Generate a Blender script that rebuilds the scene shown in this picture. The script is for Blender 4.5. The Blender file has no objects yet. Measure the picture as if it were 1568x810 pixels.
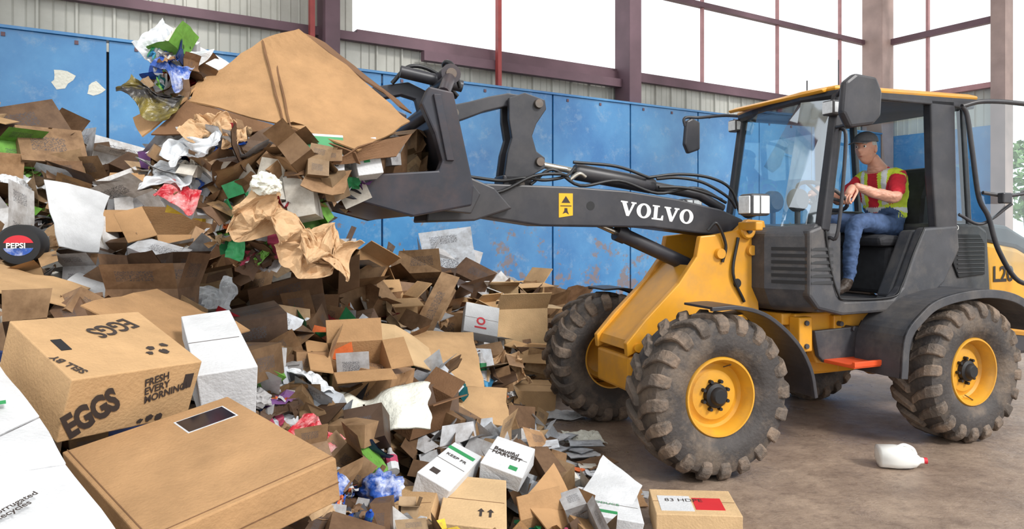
import bpy, bmesh, math, random
import numpy as np
from mathutils import Vector, Matrix, noise
random.seed(11)
R=random.random
def U(a,b): return a+(b-a)*random.random()
scn=bpy.context.scene
try:
    scn.view_settings.view_transform='Standard'; scn.view_settings.look='None'
except Exception as e: print(e)

def lin(r,g,b):
    f=lambda c:(c/255/12.92) if c/255<=.04045 else ((c/255+.055)/1.055)**2.4
    return (f(r),f(g),f(b))
# ------------------------------------------------------------ materials
def newmat(name):
    m=bpy.data.materials.new(name); m.use_nodes=True
    nt=m.node_tree; b=nt.nodes['Principled BSDF']; return m,nt,b
def N(nt,t,**k):
    n=nt.nodes.new(t)
    for a,v in k.items(): setattr(n,a,v)
    return n
def mat(name,col,rough=.5,metal=0,var=.25,scale=6,dirt=None,dirtamt=.4,bump=0,bscale=60,spec=.5,coat=0):
    m,nt,b=newmat(name); L=nt.links
    tc=N(nt,'ShaderNodeTexCoord'); n=N(nt,'ShaderNodeTexNoise'); n.inputs['Scale'].default_value=scale; n.inputs['Detail'].default_value=6
    L.new(tc.outputs['Object'],n.inputs['Vector'])
    r=N(nt,'ShaderNodeValToRGB'); r.color_ramp.elements[0].position=.3; r.color_ramp.elements[1].position=.7
    c0=tuple(x*(1-var) for x in col); c1=tuple(min(1,x*(1+var*.6)) for x in col)
    r.color_ramp.elements[0].color=(*c0,1); r.color_ramp.elements[1].color=(*c1,1)
    L.new(n.outputs['Fac'],r.inputs[0]); out=r.outputs[0]
    if dirt:
        n2=N(nt,'ShaderNodeTexNoise'); n2.inputs['Scale'].default_value=scale*.6; n2.inputs['Detail'].default_value=10; n2.inputs['Roughness'].default_value=.7
        L.new(tc.outputs['Object'],n2.inputs['Vector'])
        r2=N(nt,'ShaderNodeValToRGB'); r2.color_ramp.elements[0].position=.45; r2.color_ramp.elements[1].position=.68
        r2.color_ramp.elements[0].color=(0,0,0,1); r2.color_ramp.elements[1].color=(dirtamt,)*3+(1,)
        L.new(n2.outputs['Fac'],r2.inputs[0])
        mx=N(nt,'ShaderNodeMixRGB'); L.new(r2.outputs[0],mx.inputs[0]); L.new(out,mx.inputs[1]); mx.inputs[2].default_value=(*dirt,1); out=mx.outputs[0]
    L.new(out,b.inputs['Base Color']); b.inputs['Roughness'].default_value=rough; b.inputs['Metallic'].default_value=metal
    b.inputs['Specular IOR Level'].default_value=spec
    if coat: b.inputs['Coat Weight'].default_value=coat
    if bump:
        n3=N(nt,'ShaderNodeTexNoise'); n3.inputs['Scale'].default_value=bscale; n3.inputs['Detail'].default_value=5; L.new(tc.outputs['Object'],n3.inputs['Vector'])
        bp=N(nt,'ShaderNodeBump'); bp.inputs['Strength'].default_value=bump; bp.inputs['Distance'].default_value=.02; L.new(n3.outputs['Fac'],bp.inputs['Height']); L.new(bp.outputs[0],b.inputs['Normal'])
    return m
dust=lin(140,120,98)
M={}
M['yellow']=mat('yellow_paint',lin(222,156,42),.38,0,.18,3,dust,.45)
M['rimyellow']=mat('rim_yellow_paint',lin(218,158,44),.45,0,.15,4,lin(140,110,70),.55)
M['black']=mat('black_paint',lin(46,46,52),.42,0,.3,5,lin(94,88,84),.3)
M['plastic']=mat('black_plastic',lin(62,63,68),.5,0,.25,6,lin(120,112,104),.4,bump=.1,bscale=200)
M['rubber']=mat('tyre_rubber',lin(66,61,59),.7,0,.3,7,lin(124,108,92),.8,bump=.3,bscale=50)
M['tread']=mat('tyre_tread',lin(94,84,76),.8,0,.35,9,lin(150,128,108),.9,bump=.4,bscale=60)
M['hose']=mat('hose_rubber',lin(30,30,32),.4,0,.2)
M['chrome']=mat('chrome_rod',lin(190,185,175),.2,.9,.1)
M['steel']=mat('worn_steel',lin(110,104,98),.45,.6,.4,8,lin(100,70,50),.5)
M['bucket']=mat('bucket_black_steel',lin(40,41,50),.38,.1,.35,5,lin(100,72,62),.35)
M['orange']=mat('step_orange',lin(222,84,40),.5,0,.2)
M['white']=mat('white_paint',lin(235,235,232),.5,0,.05)
M['black_ink']=mat('black_ink',lin(56,46,42),.7,0,.1)
M['warn']=mat('sticker_yellow',lin(235,175,20),.5,0,.1)
M['lamp']=mat('lamp_lens',lin(225,228,230),.15,0,.15,40)
M['seat']=mat('seat_fabric',lin(42,42,46),.8,0,.3,20)
M['grill']=mat('grill_dark',lin(24,24,27),.6)
M['red']=mat('red_paint',lin(160,66,64),.5,0,.2)
M['mull']=mat('mullion_pale_red',lin(178,132,134),.5,0,.15)
M['girt']=mat('girt_maroon_paint',lin(106,80,90),.6,0,.2,3)
M['column']=mat('column_paint',lin(106,82,92),.6,0,.2,3)
M['column_pale']=mat('column_pale',lin(168,146,140),.6,0,.2,3)
M['corr']=mat('corrugated_sheet',lin(192,192,184),.5,.1,.12,1.5,lin(130,125,115),.35)
M['ceil']=mat('added_roof_sheet',lin(215,215,210),.7,0,.1,1.5)
M['skin']=mat('skin',lin(214,158,134),.5,0,.12,25)
M['hair']=mat('hair_grey',lin(190,186,180),.7,0,.2,60)
M['shirt']=mat('red_shirt',lin(205,36,52),.8,0,.2,15)
M['vest']=mat('hivis_vest',lin(214,232,64),.7,0,.15,15)
M['silver']=mat('reflective_tape',lin(226,226,226),.35,.1,.1)
M['jeans']=mat('jeans_denim',lin(70,92,130),.85,0,.3,25)
M['cap']=mat('cap_fabric',lin(104,104,108),.8,0,.2,30)
M['boot']=mat('boot_leather',lin(60,48,40),.6)
M['leaf']=mat('tree_leaf',lin(120,150,95),.8,0,.4,3)
M['bark']=mat('bark',lin(90,75,60),.9)
M['ground']=mat('outside_gravel',lin(200,192,180),.9,0,.2,1)
M['jug']=mat('jug_plastic',lin(232,232,228),.3,0,.05)
M['foam']=mat('foam_sheet',lin(222,222,210),.7,0,.06,30,bump=.5,bscale=40)
M['kraft']=mat('kraft_paper',lin(202,168,130),.85,0,.14,12,lin(146,112,82),.45,bump=.3,bscale=25,spec=.2)
M['film']=mat('clear_film',lin(212,216,220),.25,0,.2,18,lin(150,150,155),.5)
M['greendk']=mat('green_print',lin(40,140,80),.5)
M['bluep']=mat('blue_plastic',lin(40,84,170),.35,0,.3,25,lin(215,218,225),.9)
M['redp']=mat('red_plastic',lin(190,38,52),.35,0,.3,20,lin(225,215,210),.7)
M['redl']=mat('red_label',lin(200,36,50),.5,0,.1)
M['tape']=mat('dark_tape',lin(28,30,40),.15,0,.4,30)
M['blackbag']=mat('black_yellow_bag',lin(42,38,38),.4,0,.3,9,lin(205,182,50),.4)
def cardboard(name,rgb,stain=.3):
    return mat(name,lin(*rgb),.82,0,.14,5,tuple(x*.5 for x in lin(*rgb)),stain,bump=.2,bscale=90,spec=.25)
M['cb']=cardboard('cardboard_tan',(190,154,112),.4); M['cb2']=cardboard('cardboard_brown',(174,136,96),.5); M['cbw']=cardboard('cardboard_white',(208,209,211),.4); M['cbd']=cardboard('cardboard_dark',(122,90,64),.5)
M['cby']=cardboard('cardboard_light',(206,174,132),.35)
def glass(name,tint,g):
    m=bpy.data.materials.new(name); m.use_nodes=True; nt=m.node_tree; nt.nodes.clear(); L=nt.links
    o=N(nt,'ShaderNodeOutputMaterial'); mx=N(nt,'ShaderNodeMixShader'); t=N(nt,'ShaderNodeBsdfTransparent'); t.inputs[0].default_value=(*tint,1)
    gl=N(nt,'ShaderNodeBsdfGlossy'); gl.inputs['Roughness'].default_value=.03; gl.inputs[0].default_value=(.9,.95,1,1)
    mx.inputs[0].default_value=g; L.new(t.outputs[0],mx.inputs[1]); L.new(gl.outputs[0],mx.inputs[2]); L.new(mx.outputs[0],o.inputs[0]); return m
M['glass']=glass('cab_glass',(.84,.96,.97),.13)
M['windshield']=glass('windshield_glass',(.80,.93,.95),.30)
def trashmat():
    m,nt,b=newmat('mixed_waste'); L=nt.links
    a=N(nt,'ShaderNodeAttribute'); a.attribute_name='Col'
    tc=N(nt,'ShaderNodeTexCoord'); n=N(nt,'ShaderNodeTexNoise'); n.inputs['Scale'].default_value=9; n.inputs['Detail'].default_value=8; n.inputs['Roughness'].default_value=.7
    L.new(tc.outputs['Object'],n.inputs['Vector'])
    r=N(nt,'ShaderNodeValToRGB'); r.color_ramp.elements[0].position=.3; r.color_ramp.elements[1].position=.6
    r.color_ramp.elements[0].color=(.46,.41,.37,1); r.color_ramp.elements[1].color=(1,1,1,1); L.new(n.outputs['Fac'],r.inputs[0])
    mx=N(nt,'ShaderNodeMixRGB',blend_type='MULTIPLY'); mx.inputs[0].default_value=.88; L.new(a.outputs['Color'],mx.inputs[1]); L.new(r.outputs[0],mx.inputs[2])
    uv=N(nt,'ShaderNodeUVMap'); uv.uv_map='UV'
    br=N(nt,'ShaderNodeTexBrick'); br.inputs['Scale'].default_value=9; br.inputs['Color1'].default_value=(1,1,1,1); br.inputs['Color2'].default_value=(1,1,1,1); br.inputs['Mortar'].default_value=(0,0,0,1)
    br.inputs['Mortar Size'].default_value=.045; br.inputs['Brick Width'].default_value=.9; br.inputs['Row Height'].default_value=.28
    L.new(uv.outputs[0],br.inputs['Vector'])
    nn=N(nt,'ShaderNodeTexNoise'); nn.inputs['Scale'].default_value=38; L.new(uv.outputs[0],nn.inputs['Vector'])
    g=N(nt,'ShaderNodeMath',operation='GREATER_THAN'); g.inputs[1].default_value=.5; L.new(nn.outputs['Fac'],g.inputs[0])
    sx=N(nt,'ShaderNodeSeparateXYZ'); L.new(uv.outputs[0],sx.inputs[0])
    def rng(o,lo,hi):
        p=N(nt,'ShaderNodeMath',operation='GREATER_THAN'); p.inputs[1].default_value=lo; L.new(o,p.inputs[0])
        q=N(nt,'ShaderNodeMath',operation='LESS_THAN'); q.inputs[1].default_value=hi; L.new(o,q.inputs[0])
        w=N(nt,'ShaderNodeMath',operation='MULTIPLY'); L.new(p.outputs[0],w.inputs[0]); L.new(q.outputs[0],w.inputs[1]); return w.outputs[0]
    def mul(x,y):
        w=N(nt,'ShaderNodeMath',operation='MULTIPLY'); L.new(x,w.inputs[0]); L.new(y,w.inputs[1]); return w.outputs[0]
    k=mul(mul(rng(sx.outputs[0],.18,.7),rng(sx.outputs[1],.3,.72)),mul(br.outputs['Color'],mul(g.outputs[0],a.outputs['Alpha'])))
    m2=N(nt,'ShaderNodeMixRGB'); L.new(k,m2.inputs[0]); L.new(mx.outputs[0],m2.inputs[1]); m2.inputs[2].default_value=(.06,.06,.07,1)
    L.new(m2.outputs[0],b.inputs['Base Color']); b.inputs['Roughness'].default_value=.6; b.inputs['Specular IOR Level'].default_value=.35
    return m
M['trash']=trashmat()
def bluemat():
    m,nt,b=newmat('blue_steel_paint'); L=nt.links
    g=N(nt,'ShaderNodeNewGeometry')
    def noi(s,d=8,r=.65):
        n=N(nt,'ShaderNodeTexNoise'); n.inputs['Scale'].default_value=s; n.inputs['Detail'].default_value=d; n.inputs['Roughness'].default_value=r; L.new(g.outputs['Position'],n.inputs['Vector']); return n.outputs['Fac']
    r=N(nt,'ShaderNodeValToRGB'); r.color_ramp.elements[0].position=.35; r.color_ramp.elements[1].position=.7
    r.color_ramp.elements[0].color=(*lin(38,110,172),1); r.color_ramp.elements[1].color=(*lin(82,150,202),1); L.new(noi(.9),r.inputs[0])
    r2=N(nt,'ShaderNodeValToRGB'); r2.color_ramp.elements[0].position=.54; r2.color_ramp.elements[1].position=.72; r2.color_ramp.elements[1].color=(.55,.55,.55,1); L.new(noi(4,12,.75),r2.inputs[0])
    mx=N(nt,'ShaderNodeMixRGB'); L.new(r2.outputs[0],mx.inputs[0]); L.new(r.outputs[0],mx.inputs[1]); mx.inputs[2].default_value=(*lin(150,176,196),1)
    s=N(nt,'ShaderNodeSeparateXYZ'); L.new(g.outputs['Position'],s.inputs[0])
    mr=N(nt,'ShaderNodeMapRange'); mr.inputs['From Min'].default_value=2.3; mr.inputs['From Max'].default_value=.8; mr.inputs['To Min'].default_value=-.10; mr.inputs['To Max'].default_value=.035; L.new(s.outputs[2],mr.inputs[0])
    ad=N(nt,'ShaderNodeMath',operation='ADD'); L.new(noi(3.3,14,.72),ad.inputs[0]); L.new(mr.outputs[0],ad.inputs[1])
    r3=N(nt,'ShaderNodeValToRGB'); r3.color_ramp.elements[0].position=.56; r3.color_ramp.elements[1].position=.60; r3.color_ramp.elements[1].color=(.8,.8,.8,1); L.new(ad.outputs[0],r3.inputs[0])
    m3=N(nt,'ShaderNodeMixRGB'); L.new(r3.outputs[0],m3.inputs[0]); L.new(mx.outputs[0],m3.inputs[1]); m3.inputs[2].default_value=(*lin(132,110,96),1)
    L.new(m3.outputs[0],b.inputs['Base Color']); b.inputs['Roughness'].default_value=.24; b.inputs['Specular IOR Level'].default_value=.75
    bp=N(nt,'ShaderNodeBump'); bp.inputs['Strength'].default_value=.12; bp.inputs['Distance'].default_value=.05; L.new(noi(1.4,3,.5),bp.inputs['Height']); L.new(bp.outputs[0],b.inputs['Normal'])
    return m
M['blue']=bluemat()
def floormat():
    m,nt,b=newmat('dirty_concrete'); L=nt.links
    g=N(nt,'ShaderNodeNewGeometry')
    def noi(s,d=8,r=.65):
        n=N(nt,'ShaderNodeTexNoise'); n.inputs['Scale'].default_value=s; n.inputs['Detail'].default_value=d; n.inputs['Roughness'].default_value=r; L.new(g.outputs['Position'],n.inputs['Vector']); return n.outputs['Fac']
    r=N(nt,'ShaderNodeValToRGB'); r.color_ramp.elements[0].position=.3; r.color_ramp.elements[1].position=.72
    r.color_ramp.elements[0].color=(*lin(112,94,82),1); r.color_ramp.elements[1].color=(*lin(182,160,140),1); L.new(noi(1.6,12,.7),r.inputs[0])
    r2=N(nt,'ShaderNodeValToRGB'); r2.color_ramp.elements[0].position=.5; r2.color_ramp.elements[1].position=.66; r2.color_ramp.elements[1].color=(.5,.5,.5,1); L.new(noi(14,10,.75),r2.inputs[0])
    mx=N(nt,'ShaderNodeMixRGB'); L.new(r2.outputs[0],mx.inputs[0]); L.new(r.outputs[0],mx.inputs[1]); mx.inputs[2].default_value=(*lin(86,70,62),1)
    L.new(mx.outputs[0],b.inputs['Base Color'])
    r3=N(nt,'ShaderNodeMapRange'); r3.inputs['From Min'].default_value=.35; r3.inputs['From Max'].default_value=.65; r3.inputs['To Min'].default_value=.22; r3.inputs['To Max'].default_value=.55; L.new(noi(2.2),r3.inputs[0]); L.new(r3.outputs[0],b.inputs['Roughness'])
    bp=N(nt,'ShaderNodeBump'); bp.inputs['Strength'].default_value=.7; bp.inputs['Distance'].default_value=.015; L.new(noi(22,8,.7),bp.inputs['Height']); L.new(bp.outputs[0],b.inputs['Normal'])
    return m
M['floor']=floormat()

# ------------------------------------------------------------ mesh helpers
COL=bpy.context.collection
def empty(name,mx=None,parent=None):
    o=bpy.data.objects.new(name,None); COL.objects.link(o); o.empty_display_size=.1
    if parent: o.parent=parent
    if mx is not None: o.matrix_local=mx
    return o
def mk(name,verts,faces,m,parent=None,smooth=False,bevel=0,mx=None,fm=None,fix=True,seg=2):
    me=bpy.data.meshes.new(name); me.from_pydata([tuple(v) for v in verts],[],faces)
    ms=m if isinstance(m,list) else [m]
    for x in ms: me.materials.append(M[x])
    if fm: me.polygons.foreach_set('material_index',fm)
    if fix:
        bm=bmesh.new(); bm.from_mesh(me); bmesh.ops.recalc_face_normals(bm,faces=bm.faces); bm.to_mesh(me); bm.free()
    if smooth: me.polygons.foreach_set('use_smooth',[True]*len(me.polygons))
    o=bpy.data.objects.new(name,me); COL.objects.link(o)
    if parent: o.parent=parent
    if mx is not None: o.matrix_local=mx
    if bevel:
        b=o.modifiers.new('bevel','BEVEL'); b.width=bevel; b.segments=seg; b.limit_method='ANGLE'; b.angle_limit=.5
    return o
def prism(name,pts,y0,y1,m,parent=None,bevel=0,mx=None):
    n=len(pts); v=[(p[0],y0,p[1]) for p in pts]+[(p[0],y1,p[1]) for p in pts]
    f=[tuple(range(n)),tuple(range(2*n-1,n-1,-1))]+[(i,(i+1)%n,n+(i+1)%n,n+i) for i in range(n)]
    return mk(name,v,f,m,parent,bevel=bevel,mx=mx)
def box(name,a,b,m,parent=None,bevel=0,mx=None):
    return prism(name,[(a[0],a[2]),(b[0],a[2]),(b[0],b[2]),(a[0],b[2])],a[1],b[1],m,parent,bevel,mx)
def catmull(P,k=6):
    P=[Vector(p) for p in P]
    if len(P)<3: return P
    Q=[P[0]*2-P[1]]+P+[P[-1]*2-P[-2]]; out=[]
    for i in range(1,len(Q)-2):
        for j in range(k):
            t=j/k; a,b,c,d=Q[i-1],Q[i],Q[i+1],Q[i+2]
            out.append(.5*((2*b)+(c-a)*t+(2*a-5*b+4*c-d)*t*t+(3*b-a-3*c+d)*t**3))
    out.append(P[-1]); return out
def tubegeo(P,r,seg=10):
    P=[Vector(p) for p in P]; n=len(P); rs=r if isinstance(r,(list,tuple)) else [r]*n
    if len(rs)!=n: rs=[rs[min(len(rs)-1,int(i*(len(rs)-1)/(n-1)+.5))] for i in range(n)]
    v=[];f=[];t0=(P[1]-P[0]).normalized(); up=Vector((0,0,1)) if abs(t0.z)<.9 else Vector((1,0,0)); a=t0.cross(up).normalized()
    for i in range(n):
        t=(P[min(i+1,n-1)]-P[max(i-1,0)]).normalized(); a=(a-t*a.dot(t)).normalized(); b=t.cross(a)
        for j in range(seg):
            an=2*math.pi*j/seg; v.append(P[i]+(a*math.cos(an)+b*math.sin(an))*rs[i])
    for i in range(n-1):
        for j in range(seg): f.append((i*seg+j,i*seg+(j+1)%seg,(i+1)*seg+(j+1)%seg,(i+1)*seg+j))
    k=len(v); v+=v[:seg]; f.append(tuple(range(k,k+seg))[::-1]); k=len(v); v+=v[(n-1)*seg:n*seg]; f.append(tuple(range(k,k+seg)))
    return v,f
def tube(name,P,r,m,parent=None,sm=True,seg=12,k=6,mx=None):
    if sm: P=catmull(P,k)
    v,f=tubegeo(P,r,seg); o=mk(name,v,f,m,parent,mx=mx,fix=True)
    o.data.polygons.foreach_set('use_smooth',[True]*(len(f)-2)+[False]*2); return o
def lathegeo(prof,seg=48,cy=(0,0)):
    v=[];f=[];n=len(prof)
    for i in range(seg):
        a=2*math.pi*i/seg
        for r,y in prof: v.append((r*math.cos(a)+cy[0],y,r*math.sin(a)+cy[1]))
    for i in range(seg):
        for j in range(n-1): f.append((i*n+j,((i+1)%seg)*n+j,((i+1)%seg)*n+j+1,i*n+j+1))
    return v,f
def lathe(name,prof,m,parent=None,seg=48,mx=None,smooth=True,cy=(0,0)):
    v,f=lathegeo(prof,seg,cy); o=mk(name,v,f,m,parent,smooth=smooth,mx=mx)
    es=o.modifiers.new('es','EDGE_SPLIT'); es.split_angle=math.radians(35); return o
def text(name,body,size,m,mx,parent,offset=0.0,sx=1.0,align='LEFT'):
    cu=bpy.data.curves.new(name,'FONT'); cu.body=body; cu.size=size; cu.offset=offset; cu.align_x=align; cu.resolution_u=3; cu.space_line=.85
    t=bpy.data.objects.new(name+'_c',cu); COL.objects.link(t); bpy.context.view_layer.update()
    me=bpy.data.meshes.new_from_object(t.evaluated_get(bpy.context.evaluated_depsgraph_get())); bpy.data.objects.remove(t)
    me.materials.clear(); me.materials.append(M[m]); me.transform(Matrix.Scale(sx,4,(1,0,0)))
    o=bpy.data.objects.new(name,me); COL.objects.link(o); o.parent=parent; o.matrix_local=mx; return o
def frame(o,ex,ey,ez=None):
    ex=Vector(ex).normalized(); ey=Vector(ey).normalized(); ez=ex.cross(ey).normalized(); ey=ez.cross(ex)
    m=Matrix((ex,ey,ez)).transposed().to_4x4(); m.translation=Vector(o); return m
class MB:
    def __init__(s): s.v=[];s.f=[];s.c=[];s.uv=[]
    def add(s,v,f,col,pr=0,mx=None):
        k=len(s.v)
        if mx is not None: v=[mx@Vector(p) for p in v]
        s.v+= [tuple(p) for p in v]
        multi=isinstance(col,list)
        for i,q in enumerate(f):
            s.f.append(tuple(a+k for a in q)); c=col[i] if multi else col
            for j in range(len(q)):
                s.c+= [c[0],c[1],c[2],pr]
                s.uv+= [(0,0),(1,0),(1,1),(0,1)][j%4] if len(q)==4 else (0,0)
    def build(s,name,m='trash',parent=None):
        me=bpy.data.meshes.new(name); me.from_pydata(s.v,[],s.f); me.materials.append(M[m])
        uv=me.uv_layers.new(name='UV'); uv.data.foreach_set('uv',s.uv)
        ca=me.color_attributes.new('Col','FLOAT_COLOR','CORNER'); ca.data.foreach_set('color',s.c)
        o=bpy.data.objects.new(name,me); COL.objects.link(o); o.parent=parent; return o

# ------------------------------------------------------------ building
WD=Vector((.85,.527,0)).normalized(); WN=Vector((-.527,.85,0)).normalized()
P0=Vector((-5.05,7.08,0)); PB=P0+WN*.5
mk('floor',[(-9,-2,0),(16,-2,0),(16,9,0),(12,12,0),(8.3,16.4,0),(-9,9,0)],[tuple(range(6))],'floor')
mk('ground_outside',[(-60,-60,-.03),(90,-60,-.03),(90,120,-.03),(-60,120,-.03)],[(0,1,2,3)],'ground')
def corr(name,s0,s1,z0,z1,mx,m='corr',pitch=.30,amp=.035,parent=None):
    pr=[];s=s0
    while s<s1:
        for a,b in ((0,0),(.30,0),(.33,.3),(.36,0),(.62,0),(.65,.3),(.68,0),(.86,0),(.90,1),(.96,1)):
            if s+a*pitch<=s1: pr.append((s+a*pitch,-b*amp))
        s+=pitch
    pr.append((s1,0)); n=len(pr)
    v=[(a,b,z0) for a,b in pr]+[(a,b,z1) for a,b in pr]; f=[(i,i+1,n+i+1,n+i) for i in range(n-1)]
    return mk(name,v,f,m,parent,mx=mx,fix=False)
wall=empty('wall_back',frame(PB,WD,WN))
corr('sheeting_left',-4,3.77,0,8.2,None,parent=wall,pitch=.36)
corr('sheeting_low',3.77,15.5,0,4.13,None,parent=wall,pitch=.36)
def lb(name,s0,s1,o0,o1,z0,z1,m,bevel=0): return box(name,(s0,o0,z0),(s1,o1,z1),m,wall,bevel)
lb('girt_low',-4,15.45,-.13,-.04,3.98,4.09,'girt')
lb('sill_angle',3.8,15.45,-.10,.03,4.09,4.14,'girt')
lb('girt_second',4.7,8.2,-.24,-.13,3.82,3.95,'girt')
lb('girt_up',8.5,15.45,-.12,-.02,5.47,5.56,'girt')
lb('girt_top',-4,15.45,-.2,-.04,7.2,7.4,'girt')
for i,(s,w,m,o0) in enumerate([(3.38,.19,'column',-.40),(8.33,.25,'column',-.42),(15.25,.42,'column_pale',-.5)]): lb('column_%d'%i,s-w/2,s+w/2,o0,-.05,0,8.2,m,.01)
for i,(s,w,m) in enumerate([(3.15,.06,'red'),(5.85,.06,'red'),(10.22,.04,'mull'),(12.27,.04,'mull'),(14.26,.04,'mull')]): lb('mullion_%d'%i,s-w/2,s+w/2,-.32 if i<2 else -.08,-.24 if i<2 else -.02,3.3 if i<2 else 4.1,8.2,m)
ceil=empty('added_ceiling',frame(PB,WD,WN))  # unseen roof, added to cut overhead sky light; gaps between strips let some in
s=-6.0; i=0
while s<18:
    box('added_roof_strip_%d'%i,(s,-9.0,8.25),(s+1.9,.2,8.32),'ceil',ceil); s+=3.2; i+=1
for o_ in (-8.8,-6,-3.1): box('added_purlin_%d'%int(-o_*10),(-6,o_,8.05),(18,o_+.1,8.25),'girt',ceil)
push=empty('blue_push_wall',frame(P0,WD,WN))
seams=[-4,-2.1,.93,3.99,6.65,8.15,9.65,11.2,12.7,15.0]
for i in range(len(seams)-1):
    box('panel_%d'%i,(seams[i]+.012,0,0),(seams[i+1]-.012,.08,3.5),'blue',push,.006)
    s=seams[i]+.25
    while s<seams[i+1]-.1:
        box('lug_%d'%i,(s,-.012,3.42),(s+.035,0,3.46),'girt',push); s+=.62
box('top_angle',(-4,-.03,3.5),(15.0,.12,3.53),'blue',push); box('backing',(-4,.085,0),(15,.12,3.4),'grill',push)
for i,(s,z,w) in enumerate([(.52,3.05,.2),(.83,2.98,.15)]):
    pts=[(s+math.cos(a)*w*U(.3,.75),z+math.sin(a)*w*U(.3,.6)) for a in [k*.55 for k in range(11)]]
    mk('torn_paper_%d'%i,[(p[0],-.004,p[1]) for p in pts],[tuple(range(len(pts)))],'foam',push)
C=PB+WD*15.5; RD=Vector((.527,-.85,0)).normalized()
rw=empty('wall_right',frame(C,RD,Vector((0,0,1)).cross(RD)))
def rb(name,s0,s1,o0,o1,z0,z1,m,b=0): return box(name,(s0,o0,z0),(s1,o1,z1),m,rw,b)
rb('lower_blue',0,2.5,-.02,.06,0,3.5,'blue')
corr('sheeting',0,2.5,3.5,4.3,None,parent=rw,pitch=.42)
rb('girt_a',0,2.6,-.15,-.03,5.42,5.54,'girt'); rb('girt_b',0,2.6,-.15,-.03,4.2,4.3,'mull'); rb('girt_c',0,2.6,-.15,-.03,6.9,7.05,'girt')
rb('mullion',1.2,1.25,-.1,-.03,4.2,8.2,'mull'); rb('jamb',2.45,2.7,-.2,.1,0,8.2,'column_pale'); rb('header',2.7,9,-.2,.1,6.6,8.2,'corr'); rb('jamb_b',9,9.3,-.2,.1,0,8.2,'column_pale')
tr=empty('tree',Matrix.Translation((21.5,30,0)))
tube('trunk',[(0,0,-.03),(.1,0,1.5),(0,.1,3.2)],.18,'bark',tr)
tb=[];tf=[]
for i in range(1100):
    a=U(0,6.28);b=math.acos(U(-1,1));r=U(.5,1)**.4
    c=Vector((math.sin(b)*math.cos(a)*2.3*r,math.sin(b)*math.sin(a)*2.0*r,3.6+math.cos(b)*1.6*r))
    k=len(tb)
    for j in range(4): tb.append(c+Vector((U(-.2,.2),U(-.2,.2),U(-.2,.2))))
    tf.append((k,k+1,k+2,k+3))
mk('foliage',tb,tf,'leaf',tr,fix=False)

# ------------------------------------------------------------ loader
def ang(O,deg):
    a=math.radians(deg); F=Vector((-math.cos(a),-math.sin(a),0)); Lf=Vector((math.sin(a),-math.cos(a),0))
    m=Matrix((F,Lf,Vector((0,0,1)))).transposed().to_4x4(); m.translation=Vector(O); return m
loader=empty('wheel_loader')
FF=empty('front_frame',ang((.98,5.10,0),19),loader); RF=empty('rear_frame',ang((2.94,5.852,0),23),loader)
def wheel(name,parent,x,y,flip):
    mx=Matrix.Translation((x,y,.5)) @ (Matrix.Rotation(math.pi,4,'Z') if flip else Matrix())@Matrix.Rotation(U(0,6),4,'Y')
    e=empty(name,mx,parent)
    h=[(.235,.125),(.255,.15),(.285,.163),(.29,.168),(.33,.176),(.37,.178),(.42,.170),(.455,.155),(.472,.12),(.477,.06)]
    lathe('tyre',[(r,-y) for r,y in h]+[(.478,0)]+[(r,y) for r,y in h[::-1]],'rubber',e,64)
    v=[];f=[];nl=20
    path=[(.012,.505,.46),(.07,.506,.46),(.13,.502,.45),(.168,.480,.43),(.188,.445,.40),(.188,.405,.37),(.178,.385,.36)]
    for sgn in (1,-1):
        for i in range(nl):
            a0=2*math.pi*(i+(.5 if sgn<0 else 0))/nl; k=len(v)
            for q,(yy,rt,rb_) in enumerate(path):
                sh=[0,.10,.17,.19,.19,.19,.19][q]; w=[.05,.056,.072,.08,.08,.07,.045][q]
                for (rr,da) in ((rb_,-w-.015),(rt,-w),(rt,w),(rb_,w+.015)):
                    a=a0+sh+da; v.append((rr*math.cos(a),sgn*(yy if rr==rt else yy-.02),rr*math.sin(a)))
            n=len(path)
            for q in range(n-1):
                for j in range(3): f.append((k+q*4+j,k+q*4+j+1,k+q*4+4+j+1,k+q*4+4+j))
            f.append((k,k+1,k+2,k+3)); f.append(tuple(k+(n-1)*4+j for j in (3,2,1,0)))
    mk('lugs',v,f,'tread',e,bevel=.006,seg=1)
    lathe('rim',[(.228,-.13),(.243,-.13),(.243,.135),(.236,.147),(.226,.147),(.220,.13),(.207,.11),(.200,.06),(.185,.045),(.165,.05),(.150,.065),(.11,.07),(.0,.07)],'rimyellow',e,56)
    lathe('hub',[(0,.14),(.04,.14),(.05,.13),(.055,.11),(.074,.10),(.078,.07)],'grill',e,24)
    for i in range(8):
        a=i*math.pi/4; lathe('nut',[(0,.098),(.011,.098),(.012,.07)],'grill',e,6,cy=(.09*math.cos(a),.09*math.sin(a)))
    tube('valve',[(.18,.06,0),(.205,.12,0)],.004,'steel',e,False,6)
    return e
wheel('wheel_front_left',FF,0,.70,False); wheel('wheel_front_right',FF,0,-.70,True)
wheel('wheel_rear_left',RF,0,.70,False); wheel('wheel_rear_right',RF,0,-.70,True)
tube('front_axle',[(0,-.6,.5),(0,-.3,.5),(0,0,.5),(0,.3,.5),(0,.6,.5)],[.1,.1,.09,.17,.17,.09,.1,.1],'yellow',FF,False,20)
tube('rear_axle',[(0,-.6,.5),(0,-.3,.5),(0,0,.5),(0,.3,.5),(0,.6,.5)],[.1,.1,.09,.17,.17,.09,.1,.1],'yellow',RF,False,20)
TW=[(-.36,1.47),(-.54,1.50),(-.64,1.58),(-.78,1.57),(-.80,1.48),(-.74,1.35),(-.72,1.1),(-.74,.88),(-.62,.70),(-.30,.62),(.12,.62),(.22,.70),(.31,.66),(.32,.75),(.18,.90),(-.08,1.14),(-.22,1.32),(-.25,1.46)]
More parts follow.
